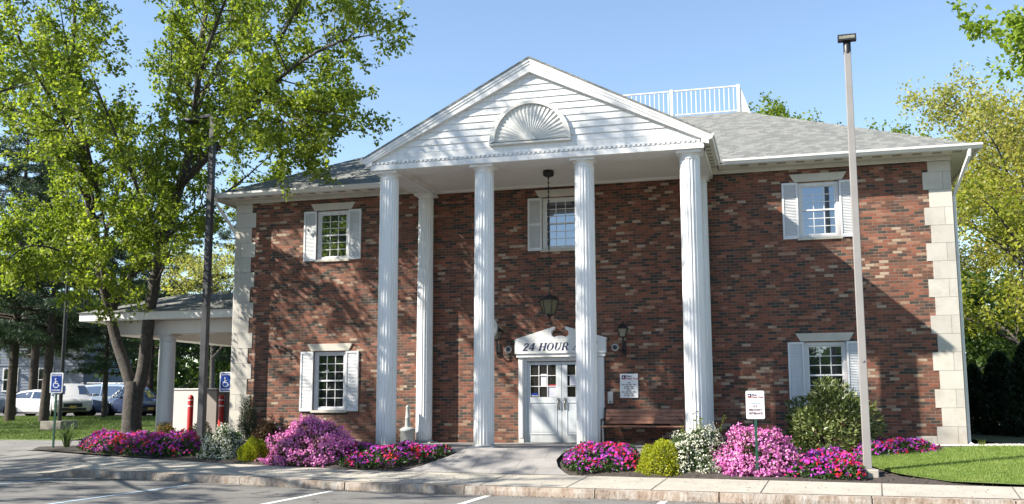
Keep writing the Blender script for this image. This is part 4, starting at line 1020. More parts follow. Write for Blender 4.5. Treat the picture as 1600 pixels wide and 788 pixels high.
# ------------------------------------------------------------------ vegetation
def poly_pts(pl, t):
    n = len(pl)-1; f = min(max(t, 0), .9999)*n; i = int(f); return pl[i].lerp(pl[i+1], f-i), (pl[i+1]-pl[i]).normalized()
def curve_pts(pts, k=3):
    """Catmull-Rom through control points"""
    P = [Vector(p) for p in pts]; out = []
    for i in range(len(P)-1):
        p0 = P[max(i-1, 0)]; p1 = P[i]; p2 = P[i+1]; p3 = P[min(i+2, len(P)-1)]
        for j in range(k):
            t = j/k; out.append(.5*((2*p1)+(p2-p0)*t+(2*p0-5*p1+4*p2-p3)*t*t+(3*p1-p0-3*p2+p3)*t*t*t))
    out.append(P[-1]); return out
def grow(R, mb, limbs, n2, l2, n3, l3, up=.25, start=.25, leaf_n=30, spread=.16, clear=None, end_taper=.4):
    """limbs: list of (points, r0, r1). adds tubes to mb, returns leaf anchor points"""
    anchors = []
    for pts, r0, r1 in limbs:
        pl = curve_pts(pts, 4); m = len(pl); rs = [r0+(r1-r0)*i/(m-1) for i in range(m)]
        mb.tube(pl, rs, 10)
        L = sum((pl[i+1]-pl[i]).length for i in range(m-1))
        cnt = max(1, int(n2*L))
        for q in range(cnt):
            t = start+(1-start)*((q+R.random())/cnt)
            p, d = poly_pts(pl, t); rad_ = r0+(r1-r0)*t
            a = Vector((R.gauss(0, 1), R.gauss(0, 1), R.gauss(0, 1))); a = (a-d*a.dot(d)).normalized()
            dr = (d*.55+a*.9+Vector((0, 0, up))).normalized(); ll = l2*R.uniform(.55, 1.2)*(1-.35*t)
            sub = [p]; c = dr.copy()
            for s_ in range(4):
                c = (c+Vector((R.gauss(0, .18), R.gauss(0, .18), R.gauss(.04, .16)))).normalized(); sub.append(sub[-1]+c*ll/4)
            rr = min(rad_*.5, .045*ll/1.5+.008); mb.tube(sub, [rr*(1-.8*i/4) for i in range(5)], 5, cap=False)
            for w_ in range(n3):
                tt = .25+.75*(w_+R.random())/n3; p2, d2 = poly_pts(sub, tt)
                a = Vector((R.gauss(0, 1), R.gauss(0, 1), R.gauss(0, 1))); a = (a-d2*a.dot(d2)).normalized()
                dd_ = (d2*.6+a*.8+Vector((0, 0, up*.6))).normalized(); l_ = l3*R.uniform(.5, 1.2); e_ = p2+dd_*l_; mid_ = p2.lerp(e_, .5)+Vector((R.gauss(0, .03), R.gauss(0, .03), R.gauss(0, .03)))
                mb.tube([p2, mid_, e_], [rr*.28, rr*.2, rr*.1], 3, cap=False)
                anchors.append((p2, e_))
            anchors.append((sub[2], sub[4]))
    return anchors
def scatter(nr, anchors, per, spread, size, aspect=.6, up=.5, droop=.35, clus=0):
    A = np.array([tuple(a) for a, b in anchors]); B = np.array([tuple(b) for a, b in anchors]); n = len(A)
    T = nr.uniform(0, 1, (n, per, 1))**.7*1.05; per_s = nr.uniform(.45, 1.25, (n, 1, 1)); spread = spread*per_s; P = A[:, None]+(B-A)[:, None]*T+nr.normal(size=(n, per, 3))*spread
    P = P.reshape(-1, 3); return leaf_verts(nr, P, size, aspect, up, droop)

# the big street tree at the left
nr = np.random.default_rng(3); R = random.Random(12)
tr = thing('maple_tree', 'large twin stemmed tree with fresh spring green leaves shading the left of the bank', 'tree')
mt = MB()
mt.tube([(-12.72, 1.0, -.5), (-12.74, 1.0, -.1), (-12.77, 1.0, .65), (-12.74, 1.0, 1.2), (-12.72, 1.0, 1.62)], [.40, .30, .265, .27, .25], 14)
L_ = [(-12.80, 1.0, 1.35), (-13.02, 1.0, 1.95), (-13.46, 1.0, 2.94), (-13.88, .8, 4.71), (-14.16, .5, 6.75), (-14.35, .2, 8.99), (-14.58, 0, 10.68), (-14.46, -.2, 12.75), (-14.5, -.2, 14.6)]
R_l = [(-12.66, 1.0, 1.35), (-12.46, 1.0, 1.95), (-12.31, 1.0, 3.93), (-12.03, 1.1, 5.99), (-11.42, .9, 7.34), (-10.77, .5, 8.98), (-10.38, 0, 10.85), (-10.09, 0, 12.71), (-9.9, .1, 14.4)]
mt.tube(curve_pts(L_[:4], 4), [.19]*1+[.175-.004*i for i in range(12)], 12)
mt.tube(curve_pts(R_l[:4], 4), [.20]*1+[.19-.004*i for i in range(12)], 12)
limbs = [(L_[3:], .145, .02), (R_l[3:], .16, .02),
  ([(-11.76, 1.0, 7.0), (-10.17, .3, 7.85), (-8.46, -.8, 8.41), (-6.76, -1.8, 9.15), (-5.0, -2.7, 9.45), (-3.6, -3.3, 9.35)], .10, .012),
  ([(-9.5, 0, 8.2), (-8.3, -.8, 8.5), (-7.06, -1.5, 8.3), (-5.9, -2.2, 7.8), (-5.3, -2.6, 7.3)], .05, .01),
  ([(-10.95, .6, 9.0), (-10.6, 1.3, 11.0), (-9.84, 2.0, 12.34), (-8.81, 2.2, 13.8)], .075, .012),
  ([(-10.9, .5, 8.6), (-9.9, -.6, 10.0), (-8.6, -1.6, 11.4), (-7.2, -2.6, 12.6)], .08, .012),
  ([(-8.2, -.9, 8.5), (-7.2, -1.4, 10.0), (-5.9, -2.2, 11.2), (-4.9, -2.8, 12.0)], .06, .01),
  ([(-14.2, .4, 7.4), (-16.09, 1.0, 9.05), (-18.36, 1.8, 10.5), (-20.5, 2.5, 11.8)], .09, .012),
  ([(-14.25, .4, 8.1), (-14.3, -1.0, 9.37), (-14.5, -2.2, 10.9), (-14.2, -3.2, 12.4)], .08, .012),
  ([(-14.0, .7, 5.1), (-14.8, 1.2, 5.7), (-16.0, 2.0, 6.6), (-17.4, 2.6, 7.4)], .07, .01),
  ([(-13.7, .9, 4.2), (-14.2, -.2, 4.9), (-14.4, -1.3, 5.0), (-14.3, -2.2, 4.5)], .05, .008),
  ([(-13.7, .9, 4.3), (-14.0, -.4, 5.1), (-14.2, -1.6, 5.2), (-14.5, -2.4, 4.5)], .045, .008),
  ([(-13.5, .9, 3.3), (-13.2, 0, 4.3), (-12.6, -.8, 4.6), (-12.1, -1.3, 4.0)], .04, .008),
  ([(-13.9, .7, 4.8), (-13.3, .2, 5.6), (-12.9, -.5, 6.3), (-12.5, -1.0, 6.4)], .04, .008),
  ([(-8.4, -.8, 8.3), (-7.3, -1.5, 8.2), (-6.3, -2.0, 7.8), (-5.7, -2.3, 7.35)], .04, .008),
  ([(-7.6, -1.3, 8.8), (-6.4, -2.0, 8.4), (-5.3, -2.5, 7.9), (-4.4, -2.9, 7.6)], .045, .008),
  ([(-12.3, 1.0, 4.2), (-11.5, .5, 5.0), (-10.8, -.2, 5.5), (-10.2, -.8, 5.6)], .045, .008),
  ([(-12.2, 1.0, 5.4), (-11.9, 2.1, 6.6), (-11.2, 3.4, 7.8), (-10.5, 4.6, 9.2)], .07, .01),
  ([(-12.1, 1.0, 5.6), (-11.7, -.6, 6.8), (-11.4, -2.2, 8.2), (-11.2, -3.6, 9.6)], .075, .01),
  ([(-13.9, .7, 6.6), (-13.6, -.4, 8.2), (-13.2, -1.6, 9.8), (-13.0, -2.4, 11.4)], .07, .01),
  ([(-13.9, .7, 5.2), (-14.6, 2.0, 6.8), (-15.4, 3.4, 8.4), (-16.2, 4.4, 10.2)], .07, .01),
  ([(-13.6, 1.0, 3.6), (-13.2, 1.6, 5.6), (-12.9, 1.9, 8.2), (-12.6, 1.8, 10.8), (-12.5, 1.6, 13.2)], .08, .012)]
bm_ = MB(); anch = grow(R, bm_, limbs, 3.7, 1.7, 6, .60, up=.2, start=.12)
mt.v, off_ = mt.v, len(mt.v); mt.f += [tuple(i+off_ for i in f) for f in bm_.f]; mt.v += bm_.v; mt.sm += bm_.sm
mt.build('trunk', MAT['bark'], tr)
LV = scatter(nr, anch, 32, .08, .112, .66)
quads_object('crown', LV, 4, MAT['maple'], tr)
print('maple leaves', len(LV)//4, 'anchors', len(anch))

# off-frame tree at right whose branch hangs into the top right corner
tr2 = thing('maple_tree', 'leafy branch of a nearby tree reaching into the top right corner of the view', 'tree')
m2 = MB(); m2.tube(curve_pts([(11.9, -9.6, -.7), (11.8, -9.6, 2), (11.6, -9.5, 4.2), (11.4, -9.4, 6.8), (11.5, -9.5, 9.5)], 3), [.26-.015*i for i in range(13)], 12)
lm2 = [([(11.55, -9.45, 4.0), (10.8, -9.3, 4.9), (9.8, -9.1, 5.55), (9.0, -9.0, 5.9), (8.45, -9.0, 6.05)], .07, .01), ([(11.45, -9.4, 5.6), (10.6, -9.3, 6.5), (9.6, -9.2, 7.2), (8.9, -9.1, 7.6)], .07, .01),
       ([(11.5, -9.4, 6.5), (12.4, -9.2, 7.6), (13.2, -9.0, 8.6)], .07, .01), ([(11.5, -9.4, 7.5), (11.3, -10.4, 9.0), (11.0, -11.2, 10.2)], .06, .01), ([(11.5, -9.4, 5.0), (12.6, -9.9, 5.8), (13.8, -10.4, 6.6)], .06, .01), ([(11.5, -9.4, 8.5), (11.2, -8.4, 9.8), (11.0, -7.6, 11)], .05, .01)]
b2 = MB(); an2 = grow(R, b2, lm2, 3.6, 1.15, 5, .42, up=.1, start=.15); off_ = len(m2.v); m2.f += [tuple(i+off_ for i in f) for f in b2.f]; m2.v += b2.v; m2.sm += b2.sm
m2.build('trunk', MAT['bark'], tr2); quads_object('crown', scatter(nr, an2, 46, .065, .085, .66), 4, mat_foliage('bright_leaves', [(.09, .15, .018), (.18, .26, .03), (.28, .36, .05)], .5), tr2)

# generic background broadleaf
def broadleaf(seed, h, spread, mat, leaf, per, trunk_h=.25, n_l=9, name='deciduous_tree', r=.22, barkm='bark', l2=2.2, n2=2.0, sp=.28):
    R = random.Random(seed); nr = np.random.default_rng(seed); t = empty(name); m = MB()
    m.tube(curve_pts([(0, 0, -.4), (.05, 0, h*.2), (-.1, .1, h*.5), (.05, 0, h*.95)], 4), [r*(1-.075*i) for i in range(13)], 10)
    lm = []
    for i in range(n_l):
        a = 2*PI*i/n_l*1.618+R.random(); z = h*(trunk_h+(.72-trunk_h)*i/n_l); reach = spread*R.uniform(.75, 1.05)*(1-.35*(i/n_l)); rise = h*(.16+.16*R.random())
        lm.append(([(0, 0, z), (reach*.35*math.cos(a), reach*.35*math.sin(a), z+rise*.5), (reach*.75*math.cos(a+.15), reach*.75*math.sin(a+.15), z+rise*.9), (reach*math.cos(a+.1), reach*math.sin(a+.1), z+rise*1.1)], r*.35, .015))
    b = MB(); an = grow(R, b, lm+[([(0, 0, h*.55), (.2, .1, h*.75), (0, 0, h*.95)], r*.3, .02)], n2, l2, 4, .9, up=.25, start=.2)
    o_ = len(m.v); m.f += [tuple(i+o_ for i in f) for f in b.f]; m.v += b.v; m.sm += b.sm
    m.build('trunk', MAT[barkm], t); quads_object('crown', scatter(nr, an, per, sp, leaf, .7), 4, mat, t)
    return t
def conifer(seed, h, spread, mat, name='pine_tree', r=.2, z0=.22, whorl=.55, nb=6, per=46, droop=-.12, size=.26):
    R = random.Random(seed); nr = np.random.default_rng(seed); t = empty(name); m = MB()
    m.tube([(0, 0, -.4), (.05, 0, h*.3), (0, .04, h*.65), (0, 0, h)], [r*1.15, r*.9, r*.5, .03], 10)
    A = []; B = []; z = h*z0
    while z < h*.98:
        f = 1-(z-h*z0)/(h*(1-z0)); reach = spread*(.15+.85*f**.75)*(.7 if z < h*(z0+.06) else 1)
        for i in range(nb):
            a = R.random()*2*PI; L = reach*R.uniform(.6, 1.1); zz = z+R.uniform(-.2, .2); d = Vector((math.cos(a), math.sin(a), 0))
            pts = [Vector((0, 0, zz))+d*L*k/4+Vector((0, 0, L*(.16*k/4+droop*(k/4)**2)))+Vector((R.gauss(0, .04), R.gauss(0, .04), R.gauss(0, .04))) for k in range(5)]
            m.tube(pts, [r*.18*f+.02, .03*f+.012, .02, .012, .006], 4, cap=False)
            for k in range(max(3, int(L*3.2))):
                tt = R.uniform(.3, 1); p, dd = poly_pts(pts, tt); sd = Vector((-d.y, d.x, 0))*R.choice((-1, 1)); l = (.35+.35*L*.3)*(1.15-.55*tt)
                e = p+(dd*.7+sd*.75+Vector((0, 0, R.uniform(-.25, .12)))).normalized()*l; A.append(p); B.append(e)
            A.append(pts[3]); B.append(pts[4])
        z += whorl*R.uniform(.8, 1.2)
    A = np.array([tuple(p) for p in A]); B = np.array([tuple(p) for p in B]); n = len(A)
    T = nr.uniform(0, 1.1, (n, per, 1)); P = (A[:, None]+(B-A)[:, None]*T+nr.normal(size=(n, per, 3))*.05).reshape(-1, 3)
    D = np.repeat((B-A)/np.linalg.norm(B-A, axis=1)[:, None], per, 0)
    V = leaf_verts(nr, P, size, .13, .3, .1, tang=D*.7+nr.normal(size=D.shape)*.5)
    m.build('trunk', MAT['darkbark'], t); quads_object('crown', V, 4, mat, t); return t
def put(t, loc, rz=0, s=1.0, label='', cat='tree', group=None):
    t.location = loc; t.rotation_euler = (0, 0, rz); t.scale = (s, s, s) if isinstance(s, (int, float)) else s; tag(t, label, cat, group); return t
def HB(x, y): return H(x, y)
# pines at left
pn = conifer(21, 14.5, 4.3, MAT['needles'], z0=.26)
put(pn, (-29.3, 14.2, .2), 0, 1, 'tall dark pine at the left edge with its straight trunk on the grass bank', 'tree', 'dark pines on the grass bank')
for i, (x, y, s_, rz, lb) in enumerate(((-26.9, 13.6, .95, 2.0, 'dark pine with a leaning trunk in front of the parked white car'), (-26.6, 17.2, .62, 4.0, 'small dark pine before the blue minivan'),
      (-37, 24, 1.15, 1.2, 'dark pine behind the white car at far left'), (-33.5, 30, 1.05, 3.3, 'dark pine right of the grey house'), (-27.5, 30, .9, 5.1, 'dark pine behind the minivan and canopy column'),
      (-22.5, 31, .8, .7, 'dark pine seen between the canopy column and dark lamp pole'), (-45, 33, 1.15, 2.6, 'distant dark pine above the grey house at far left'))):
    c = copy_tree(pn); put(c, (x, y, .2), rz, s_, lb, 'tree', 'dark pines on the grass bank' if i < 2 else 'dark pines behind the cars')
# make the leaning one lean
bpy.data.objects['pine_tree.001'].rotation_euler = (0, rad(5), 2.0)
mg1 = broadleaf(31, 7.5, 3.6, MAT['midgreen'], .30, 16, .12, n2=1.8, sp=.4)
put(mg1, (-24.5, 33.5, .2), 0, 1, 'dense dark green tree under the canopy line behind the kiosk', 'tree', 'green trees behind the drive up lane')
for i, (x, y, s_, rz, lb) in enumerate(((-19.5, 33, .85, 1.9, 'dark green tree behind the drive up lane nearest the building corner'), (-29.5, 34.5, .95, 4.2, 'dark green tree behind the parked red car'), (-36.5, 36, 1.15, .8, 'dark green tree behind the parked cars by the house'), (-53, 38, 1.3, 2.8, 'dark green tree at the extreme left behind the house'))):
    c = copy_tree(mg1); put(c, (x, y, .2), rz, s_, lb, 'tree', 'green trees behind the drive up lane')
ok_l = broadleaf(33, 9.6, 3.4, MAT['oak'], .17, 15, .35, n2=2.2, sp=.28)
put(ok_l, (-26.2, 25.5, .2), 0, (1, 1, 1), 'olive yellow tree rising above the canopy roof left of the bank', 'tree')
# right side trees
oak = broadleaf(41, 17, 7.2, MAT['oak'], .17, 30, .30, n_l=13, r=.3, l2=2.8, n2=1.9, sp=.3)
put(oak, (19.2, 29, .0), 1.0, 1.1, 'tall spreading yellow green oak in thin spring leaf at the right edge', 'tree')
c = copy_tree(oak); put(c, (14.0, 36, 0), 3.6, .88, 'pale yellow oak just right of the roof corner', 'tree')
lime = broadleaf(43, 9.5, 3.8, mat_foliage('yellow_lime_leaves', [(.12, .15, .02), (.26, .28, .035), (.40, .38, .06)], .5), .17, 26, .15, n2=2.0, sp=.3)
put(lime, (14.6, 17, 0), .4, 1, 'lime green tree above the dark hedge at right', 'tree')
yel = broadleaf(47, 12.5, 3.9, mat_foliage('orange_yellow_leaves', [(.13, .15, .028), (.26, .25, .045), (.42, .33, .08)], .45), .16, 26, .2, n2=2.0, sp=.28)
put(yel, (15.6, 21, 0), .4, 1, 'orange tinged yellow tree in front of the tall oak', 'tree')
dk_ = copy_tree(mg1); put(dk_, (12.6, 21, -.5), 2.2, .8, 'dark green tree right behind the building corner downspout', 'tree', 'dark green trees behind the right hedge')
dk_ = copy_tree(mg1); put(dk_, (18.5, 26, -.5), 5.2, .9, 'dark green tree at right edge behind the lime tree', 'tree', 'dark green trees behind the right hedge')
dk_ = copy_tree(mg1); put(dk_, (23, 24, -.5), 4.2, 1.0, 'dark green tree beyond the right edge of the hedge', 'tree', 'dark green trees behind the right hedge')
br = broadleaf(49, 14.2, 3.6, MAT['limeleaf'], .17, 46, .4, n2=2.6, sp=.22)
put(br, (7.0, 24, 0), .2, .985, 'bright green treetop showing over the roof ridge left of the lamp pole', 'tree', 'treetops over the roof')
c = copy_tree(br); put(c, (10.0, 24, 0), 2.9, .868, 'small green treetop peeping over the roof right of the lamp pole', 'tree', 'treetops over the roof')
# trees across the parking lot behind the viewer (seen in the window glass)
for i, (x, y, s_, rz) in enumerate(((-19, -33, 1.95, 0), (-27, -44, 2.1, 2), (-13, -45, 1.35, 4), (-38, -40, 1.6, 1), (-4, -56, 1.1, 3), (6, -58, .9, 5), (16, -58, 1.0, 2.5))):
    c = copy_tree(mg1); put(c, (x, y, -.6), rz, s_, 'green tree across the parking lot reflected in the bank windows', 'tree', 'trees across the parking lot')
# street tree beyond the left edge of the view: its crown shades the left half of the front
nrs = np.random.default_rng(8); Rs = random.Random(77)
ts = thing('maple_tree', 'second tall green tree outside the left edge whose crown shades the facade', 'tree'); ms = MB()
SX, SY = -14.6, -9.6
ms.tube(curve_pts([(SX, SY, -1), (SX, SY, 2), (SX+.1, SY, 6), (SX, SY+.1, 12), (SX, SY, 19)], 3), [.34-.023*i for i in range(13)], 12)
lms = []
for i in range(20):
    a = i*2.4+.5; z = 5.5+i*.68; rc = 5.8*(1-.40*(i/20)**2)*Rs.uniform(.8, 1.05)
    lms.append(([(SX, SY, z), (SX+rc*.4*math.cos(a), SY+rc*.4*math.sin(a), z+.9), (SX+rc*.75*math.cos(a+.1), SY+rc*.75*math.sin(a+.1), z+1.7), (SX+rc*math.cos(a), SY+rc*math.sin(a), z+2.1)], .08, .012))
for i in range(12):
    a = i*2.4+1.7; z = 4.2+i*.28; rc = 5.6*Rs.uniform(.8, 1.05)
    lms.append(([(SX, SY, z), (SX+rc*.4*math.cos(a), SY+rc*.4*math.sin(a), z+.7), (SX+rc*.75*math.cos(a+.1), SY+rc*.75*math.sin(a+.1), z+1.2), (SX+rc*math.cos(a), SY+rc*math.sin(a), z+1.4)], .07, .012))
for k_, (ex_, ey_, ez_) in enumerate(((-9.0, -9.5, 13.0), (-8.9, -8.4, 14.2), (-9.4, -10.4, 15.2), (-10.3, -9.4, 16.8), (-10.8, -10.8, 18.0), (-11.2, -8.4, 17.6), (-9.2, -7.6, 12.2), (-9.3, -8.9, 11.2))):
    lms.append(([(SX, SY, ez_-4.2), (SX*.6+ex_*.4, SY*.6+ey_*.4, ez_-2.2), (SX*.3+ex_*.7, SY*.3+ey_*.7, ez_-.9), (ex_, ey_, ez_)], .08, .012))
bs = MB(); ans = grow(Rs, bs, lms, 1.7, 1.5, 4, .5, up=.2, start=.3); o_ = len(ms.v); ms.f += [tuple(i+o_ for i in f) for f in bs.f]; ms.v += bs.v; ms.sm += bs.sm
ms.build('trunk', MAT['bark'], ts); Rs.shuffle(ans); ans = ans[:int(len(ans)*.80)]
quads_object('crown', scatter(nrs, ans, 24, .09, .12, .64), 4, MAT['maple'], ts)
for i, (x, y, s_, rz) in enumerate(((-19.8, -12.2, .62, 1.2), (-27.0, -12.5, .7, 4.0), (-35.5, 2.5, .75, 2.1))):
    c = copy_tree(ts); c.location = (x-SX*s_*math.cos(rz)+SY*s_*math.sin(rz), y-SX*s_*math.sin(rz)-SY*s_*math.cos(rz), -.3); c.rotation_euler = (0, 0, rz); c.scale = (s_,)*3
    c['label'] = ('third smaller green tree outside the left edge shading the parking lot kerb', 'fourth green tree outside the left edge, beside the driveway mouth', 'fifth green tree outside the left edge, on the far grass bank')[i]
# far woods as one mass
def woods(name, segs, hgt, n, leaf, seed, label):
    nr = np.random.default_rng(seed); P = []
    for (x0, y0, x1, y1) in segs:
        u = nr.uniform(0, 1, n); L = math.hypot(x1-x0, y1-y0); s_ = u*L; top = hgt*(.72+.18*np.sin(s_*.35+seed)+.14*np.sin(s_*.9)+.08*np.sin(s_*2.3))
        z = top*nr.uniform(0, 1, n)**.8; dep = nr.normal(size=n)*1.6
        P.append(np.column_stack([x0+(x1-x0)*u-(y1-y0)/L*dep, y0+(y1-y0)*u+(x1-x0)/L*dep, z-.6]))
    o = quads_object(name, leaf_verts(nr, np.concatenate(P), leaf, .8, .3, 0), 4, MAT['midgreen']); tag(o, label, 'woods', kind='stuff')
woods('woodland', [(-85, 46, -14, 56), (6, 50, 70, 44)], 9.6, 32000, .62, 3, 'mass of dark green woods beyond the parked cars and hedge')
woods('woodland', [(-80, -52, 40, -70)], 9.5, 60000, .8, 4, 'woods across the street behind the viewer')
# arborvitae hedge
def arbor(seed, h, r):
    nr = np.random.default_rng(seed); t = empty('arborvitae'); n = 9000
    u = nr.uniform(0, 1, n); z = u**.9*h; a = nr.uniform(0, 2*PI, n); rr = r*np.clip((1-u)**.55*1.15, 0, 1)*nr.uniform(.72, 1.05, n)*(1+.12*np.sin(a*5+z*3))
    P = np.stack([rr*np.cos(a), rr*np.sin(a), z], 1); D = np.stack([np.cos(a)*.5, np.sin(a)*.5, np.full(n, 1.0)], 1)
    quads_object('crown', leaf_verts(nr, P, .14, .35, 0, -.2, tang=D), 4, MAT['arbor'], t)
    MB().lathe([(.07, -.2), (.04, h*.9)], n=8).build('trunk', MAT['darkbark'], t); return t
ab = arbor(5, 2.45, .62)
labs = ['arborvitae nearest the building corner in the dark hedge row', 'second arborvitae of the dark hedge beside the bank', 'third arborvitae of the hedge, rounded top, beside the bank', 'fourth arborvitae of the hedge, tallest at the right edge', 'fifth arborvitae of the hedge at the right edge of the view', 'sixth arborvitae of the hedge just past the right edge', 'seventh arborvitae of the hedge past the right edge']
for i, (x, y, s_) in enumerate(((10.15, 9.4, .78), (10.75, 8.6, .86), (11.25, 7.4, .98), (11.75, 6.0, 1.08), (12.35, 4.9, 1.12), (13.1, 4.6, 1.1), (14.0, 4.5, 1.15))):
    c = ab if i == 0 else copy_tree(ab); put(c, (x, y, -.12), i*1.3, s_, labs[i], 'hedge shrub', 'arborvitae hedge at right')

# bushes
def bush(name, label, loc, rx, ry, h, mat_l, n, size, stem=True, flat=.0, seed=1, lump=.12, aspect=.6, group=None, inner=.55, cat='shrub'):
    nr = np.random.default_rng(seed); t = thing(name, label, cat, loc, 0, group)
    d = rand_dirs(nr, n, .25); d[:, 2] = np.abs(d[:, 2])*1.0-.12
    ph = nr.uniform(0, 6, 6)
    lum = 1+lump*(np.sin(d[:, 0]*7+ph[0])*np.sin(d[:, 1]*7+ph[1])+.7*np.sin(d[:, 2]*9+d[:, 0]*5+ph[2]))
    rr = (inner+(1-inner)*nr.uniform(0, 1, n)**.35)*lum
    P = np.stack([d[:, 0]*rr*rx, d[:, 1]*rr*ry, np.clip(d[:, 2]*rr, -.02, 9)*h+.04], 1)
    quads_object('foliage', leaf_verts(nr, P, size, aspect, .2, 0, tang=d*1.0), 4, mat_l, t)
    R = random.Random(seed); m = MB()
    for i in range(10):
        a = R.random()*2*PI; m.tube([(0, 0, -.1), (rx*.35*math.cos(a), ry*.35*math.sin(a), h*.35), (rx*.7*math.cos(a), ry*.7*math.sin(a), h*.62)], [.02, .014, .006], 5, cap=False)
    m.build('stems', MAT['darkbark'], t)
    return t, nr, (ph, lump)
def clusters(nr, t, name, n, rx, ry, h, mat, shape, per=10, cr=.06, size=.045, zmin=.05, out=1.02, aspect=.9):
    ph, lump = shape
    d = rand_dirs(nr, n, .3); d[:, 2] = np.abs(d[:, 2])-.08
    lum = 1+lump*(np.sin(d[:, 0]*7+ph[0])*np.sin(d[:, 1]*7+ph[1])+.7*np.sin(d[:, 2]*9+d[:, 0]*5+ph[2]))
    rr = lum*out*nr.uniform(.94, 1.06, n)
    Cn = np.stack([d[:, 0]*rr*rx, d[:, 1]*rr*ry, np.clip(d[:, 2]*rr, zmin, 9)*h], 1)
    P = (Cn[:, None]+nr.normal(size=(n, per, 3))*cr).reshape(-1, 3); D = np.repeat(d, per, 0)
    NN = D+nr.normal(size=D.shape)*.7; NN /= np.linalg.norm(NN, axis=1)[:, None]
    # flower = 5 corner cup, pentagon with lifted rim
    return quads_object(name, petals(nr, P, NN, size), 5, mat, t)
def petals(nr, P, NN, size):
    n = len(P); A = nr.normal(size=(n, 3)); A -= NN*(A*NN).sum(1)[:, None]; A /= np.linalg.norm(A, axis=1)[:, None]; B = np.cross(NN, A)
    s_ = (size*nr.uniform(.7, 1.2, n)*.5)[:, None]; out = []
    for k in range(5):
        a = 2*PI*k/5; out.append(P+(A*math.cos(a)+B*math.sin(a))*s_*(1.0 if k % 2 else .85)+NN*s_*.25*(k % 2))
    return np.stack(out, 1).reshape(-1, 3)
m_az = mat_blossom('azalea_blossom', [(0, (.54, .34, .27)), (.15, (.62, .24, .40)), (.32, (.66, .17, .47)), (.56, (.74, .27, .58)), (.78, (.72, .36, .54)), (.93, (.62, .42, .36))], 3.5, .45)
m_azl = mat_foliage('azalea_leaf', [(.035, .05, .02), (.08, .085, .03), (.14, .12, .06)], .2)
m_wl = mat_foliage('white_shrub_leaf', [(.03, .06, .018), (.06, .10, .03), (.10, .15, .05)], .25)
m_wf = mat_blossom('white_blossom', [(0, (.52, .54, .38)), (.4, (.66, .66, .55)), (.75, (.74, .74, .66))], 3, .2)
m_yl = mat_foliage('golden_shrub_leaf', [(.16, .20, .012), (.30, .33, .02), (.48, .44, .025)], .35)
m_rh = mat_foliage('rhododendron_leaf', [(.04, .065, .02), (.09, .125, .036), (.17, .20, .07), (.26, .25, .11)], .2, .35)
for i, (loc, rx, ry, h, seed, lb) in enumerate((((-4.80, -3.35, -.32), 1.02, .58, .95, 11, 'large rounded pink azalea in bloom below the left lower window'),
        ((4.68, -4.08, -.36), .84, .55, .84, 12, 'large rounded pink azalea in bloom behind the veterans parking sign'))):
    t, nr_, shp = bush('azalea_bush', lb, loc, rx, ry, h, m_azl, 5200, .06, seed=seed, lump=.10, group='pink azaleas', inner=.6)
    clusters(nr_, t, 'blossoms', 620, rx, ry, h, m_az, shp, 13, .042, .05)
for loc, rx, ry, h, seed, n, lb in (((-7.42, -2.80, -.26), .50, .42, .68, 21, 520, 'round white flowering shrub beside the dark lamp pole'), ((3.55, -4.0, -.33), .62, .5, .80, 22, 420, 'white flowering shrub between the golden shrub and the right azalea')):
    t, nr_, shp = bush('white_flowering_shrub', lb, loc, rx, ry, h, m_wl, 5000, .06, seed=seed, group='white flowering shrubs', inner=.5)
    clusters(nr_, t, 'blossoms', n, rx, ry, h, m_wf, shp, 9, .032, .036)
for loc, r_, h, seed, lb in (((-6.40, -3.1, -.30), .375, .50, 31, 'small golden green ball shrub left of the big pink azalea'), ((2.88, -4.28, -.40), .46, .66, 32, 'golden green ball shrub right of the entry path')):
    bush('golden_shrub', lb, loc, r_, r_*.95, h, m_yl, 9000, .042, seed=seed, lump=.09, group='golden ball shrubs', inner=.6, aspect=.5)
t, nr_, shp = bush('rhododendron', 'big dark green rhododendron in front of the lower right window', (6.12, -1.5, -.10), 1.0, .74, 1.52, m_rh, 8500, .12, seed=41, lump=.13, aspect=.34, inner=.45)
bush('dwarf_evergreen', 'slim dark evergreen against the left corner quoins', (-8.20, -.45, -.02), .25, .22, 1.38, mat_foliage('cypress', [(.02, .035, .02), (.04, .06, .03), (.06, .07, .04)], .1), 4200, .07, seed=51, lump=.15, aspect=.2, inner=.2)
bush('bronze_shrub', 'low bronze leaved shrub between the slim evergreen and the pink azalea', (-7.55, -.6, -.05), .36, .3, .62, mat_foliage('bronze_leaf', [(.06, .03, .018), (.10, .05, .03), (.06, .07, .03)], .2), 2600, .06, seed=52, lump=.15)
bush('rose_shrub', 'small pale flowering shrub at the foot of the front bollard', (-11.2, 2.0, -.25), .42, .35, .72, mat_foliage('rose_leaf', [(.05, .07, .02), (.14, .15, .05), (.30, .25, .10)], .3), 2600, .05, seed=53, lump=.15)
bush('orange_shrub', 'small orange tinged shrub beside the canopy column', (-11.75, 1.2, -.25), .40, .35, .74, mat_foliage('orange_leaf', [(.08, .07, .02), (.20, .12, .03), (.10, .12, .03)], .3), 2600, .05, seed=54, lump=.15)
sh = bpy.data.objects['white_flowering_shrub.001']; m = MB(); R = random.Random(3); LP_ = []
for dx, dy, hh in ((-.02, .05, 1.12), (.10, -.05, .98), (.52, .1, 1.02), (-.3, 0, .86), (.05, .2, 1.02)):
    p0 = Vector((dx*.6, dy, .5)); p1 = Vector((dx, dy, hh)); m.tube([p0, p0.lerp(p1, .6)+Vector((.02, 0, 0)), p1], [.006, .004, .002], 4)
    for q in range(26): LP_.append(tuple(p0.lerp(p1, R.uniform(.35, 1.02))+Vector((R.gauss(0, .018), R.gauss(0, .018), 0))))
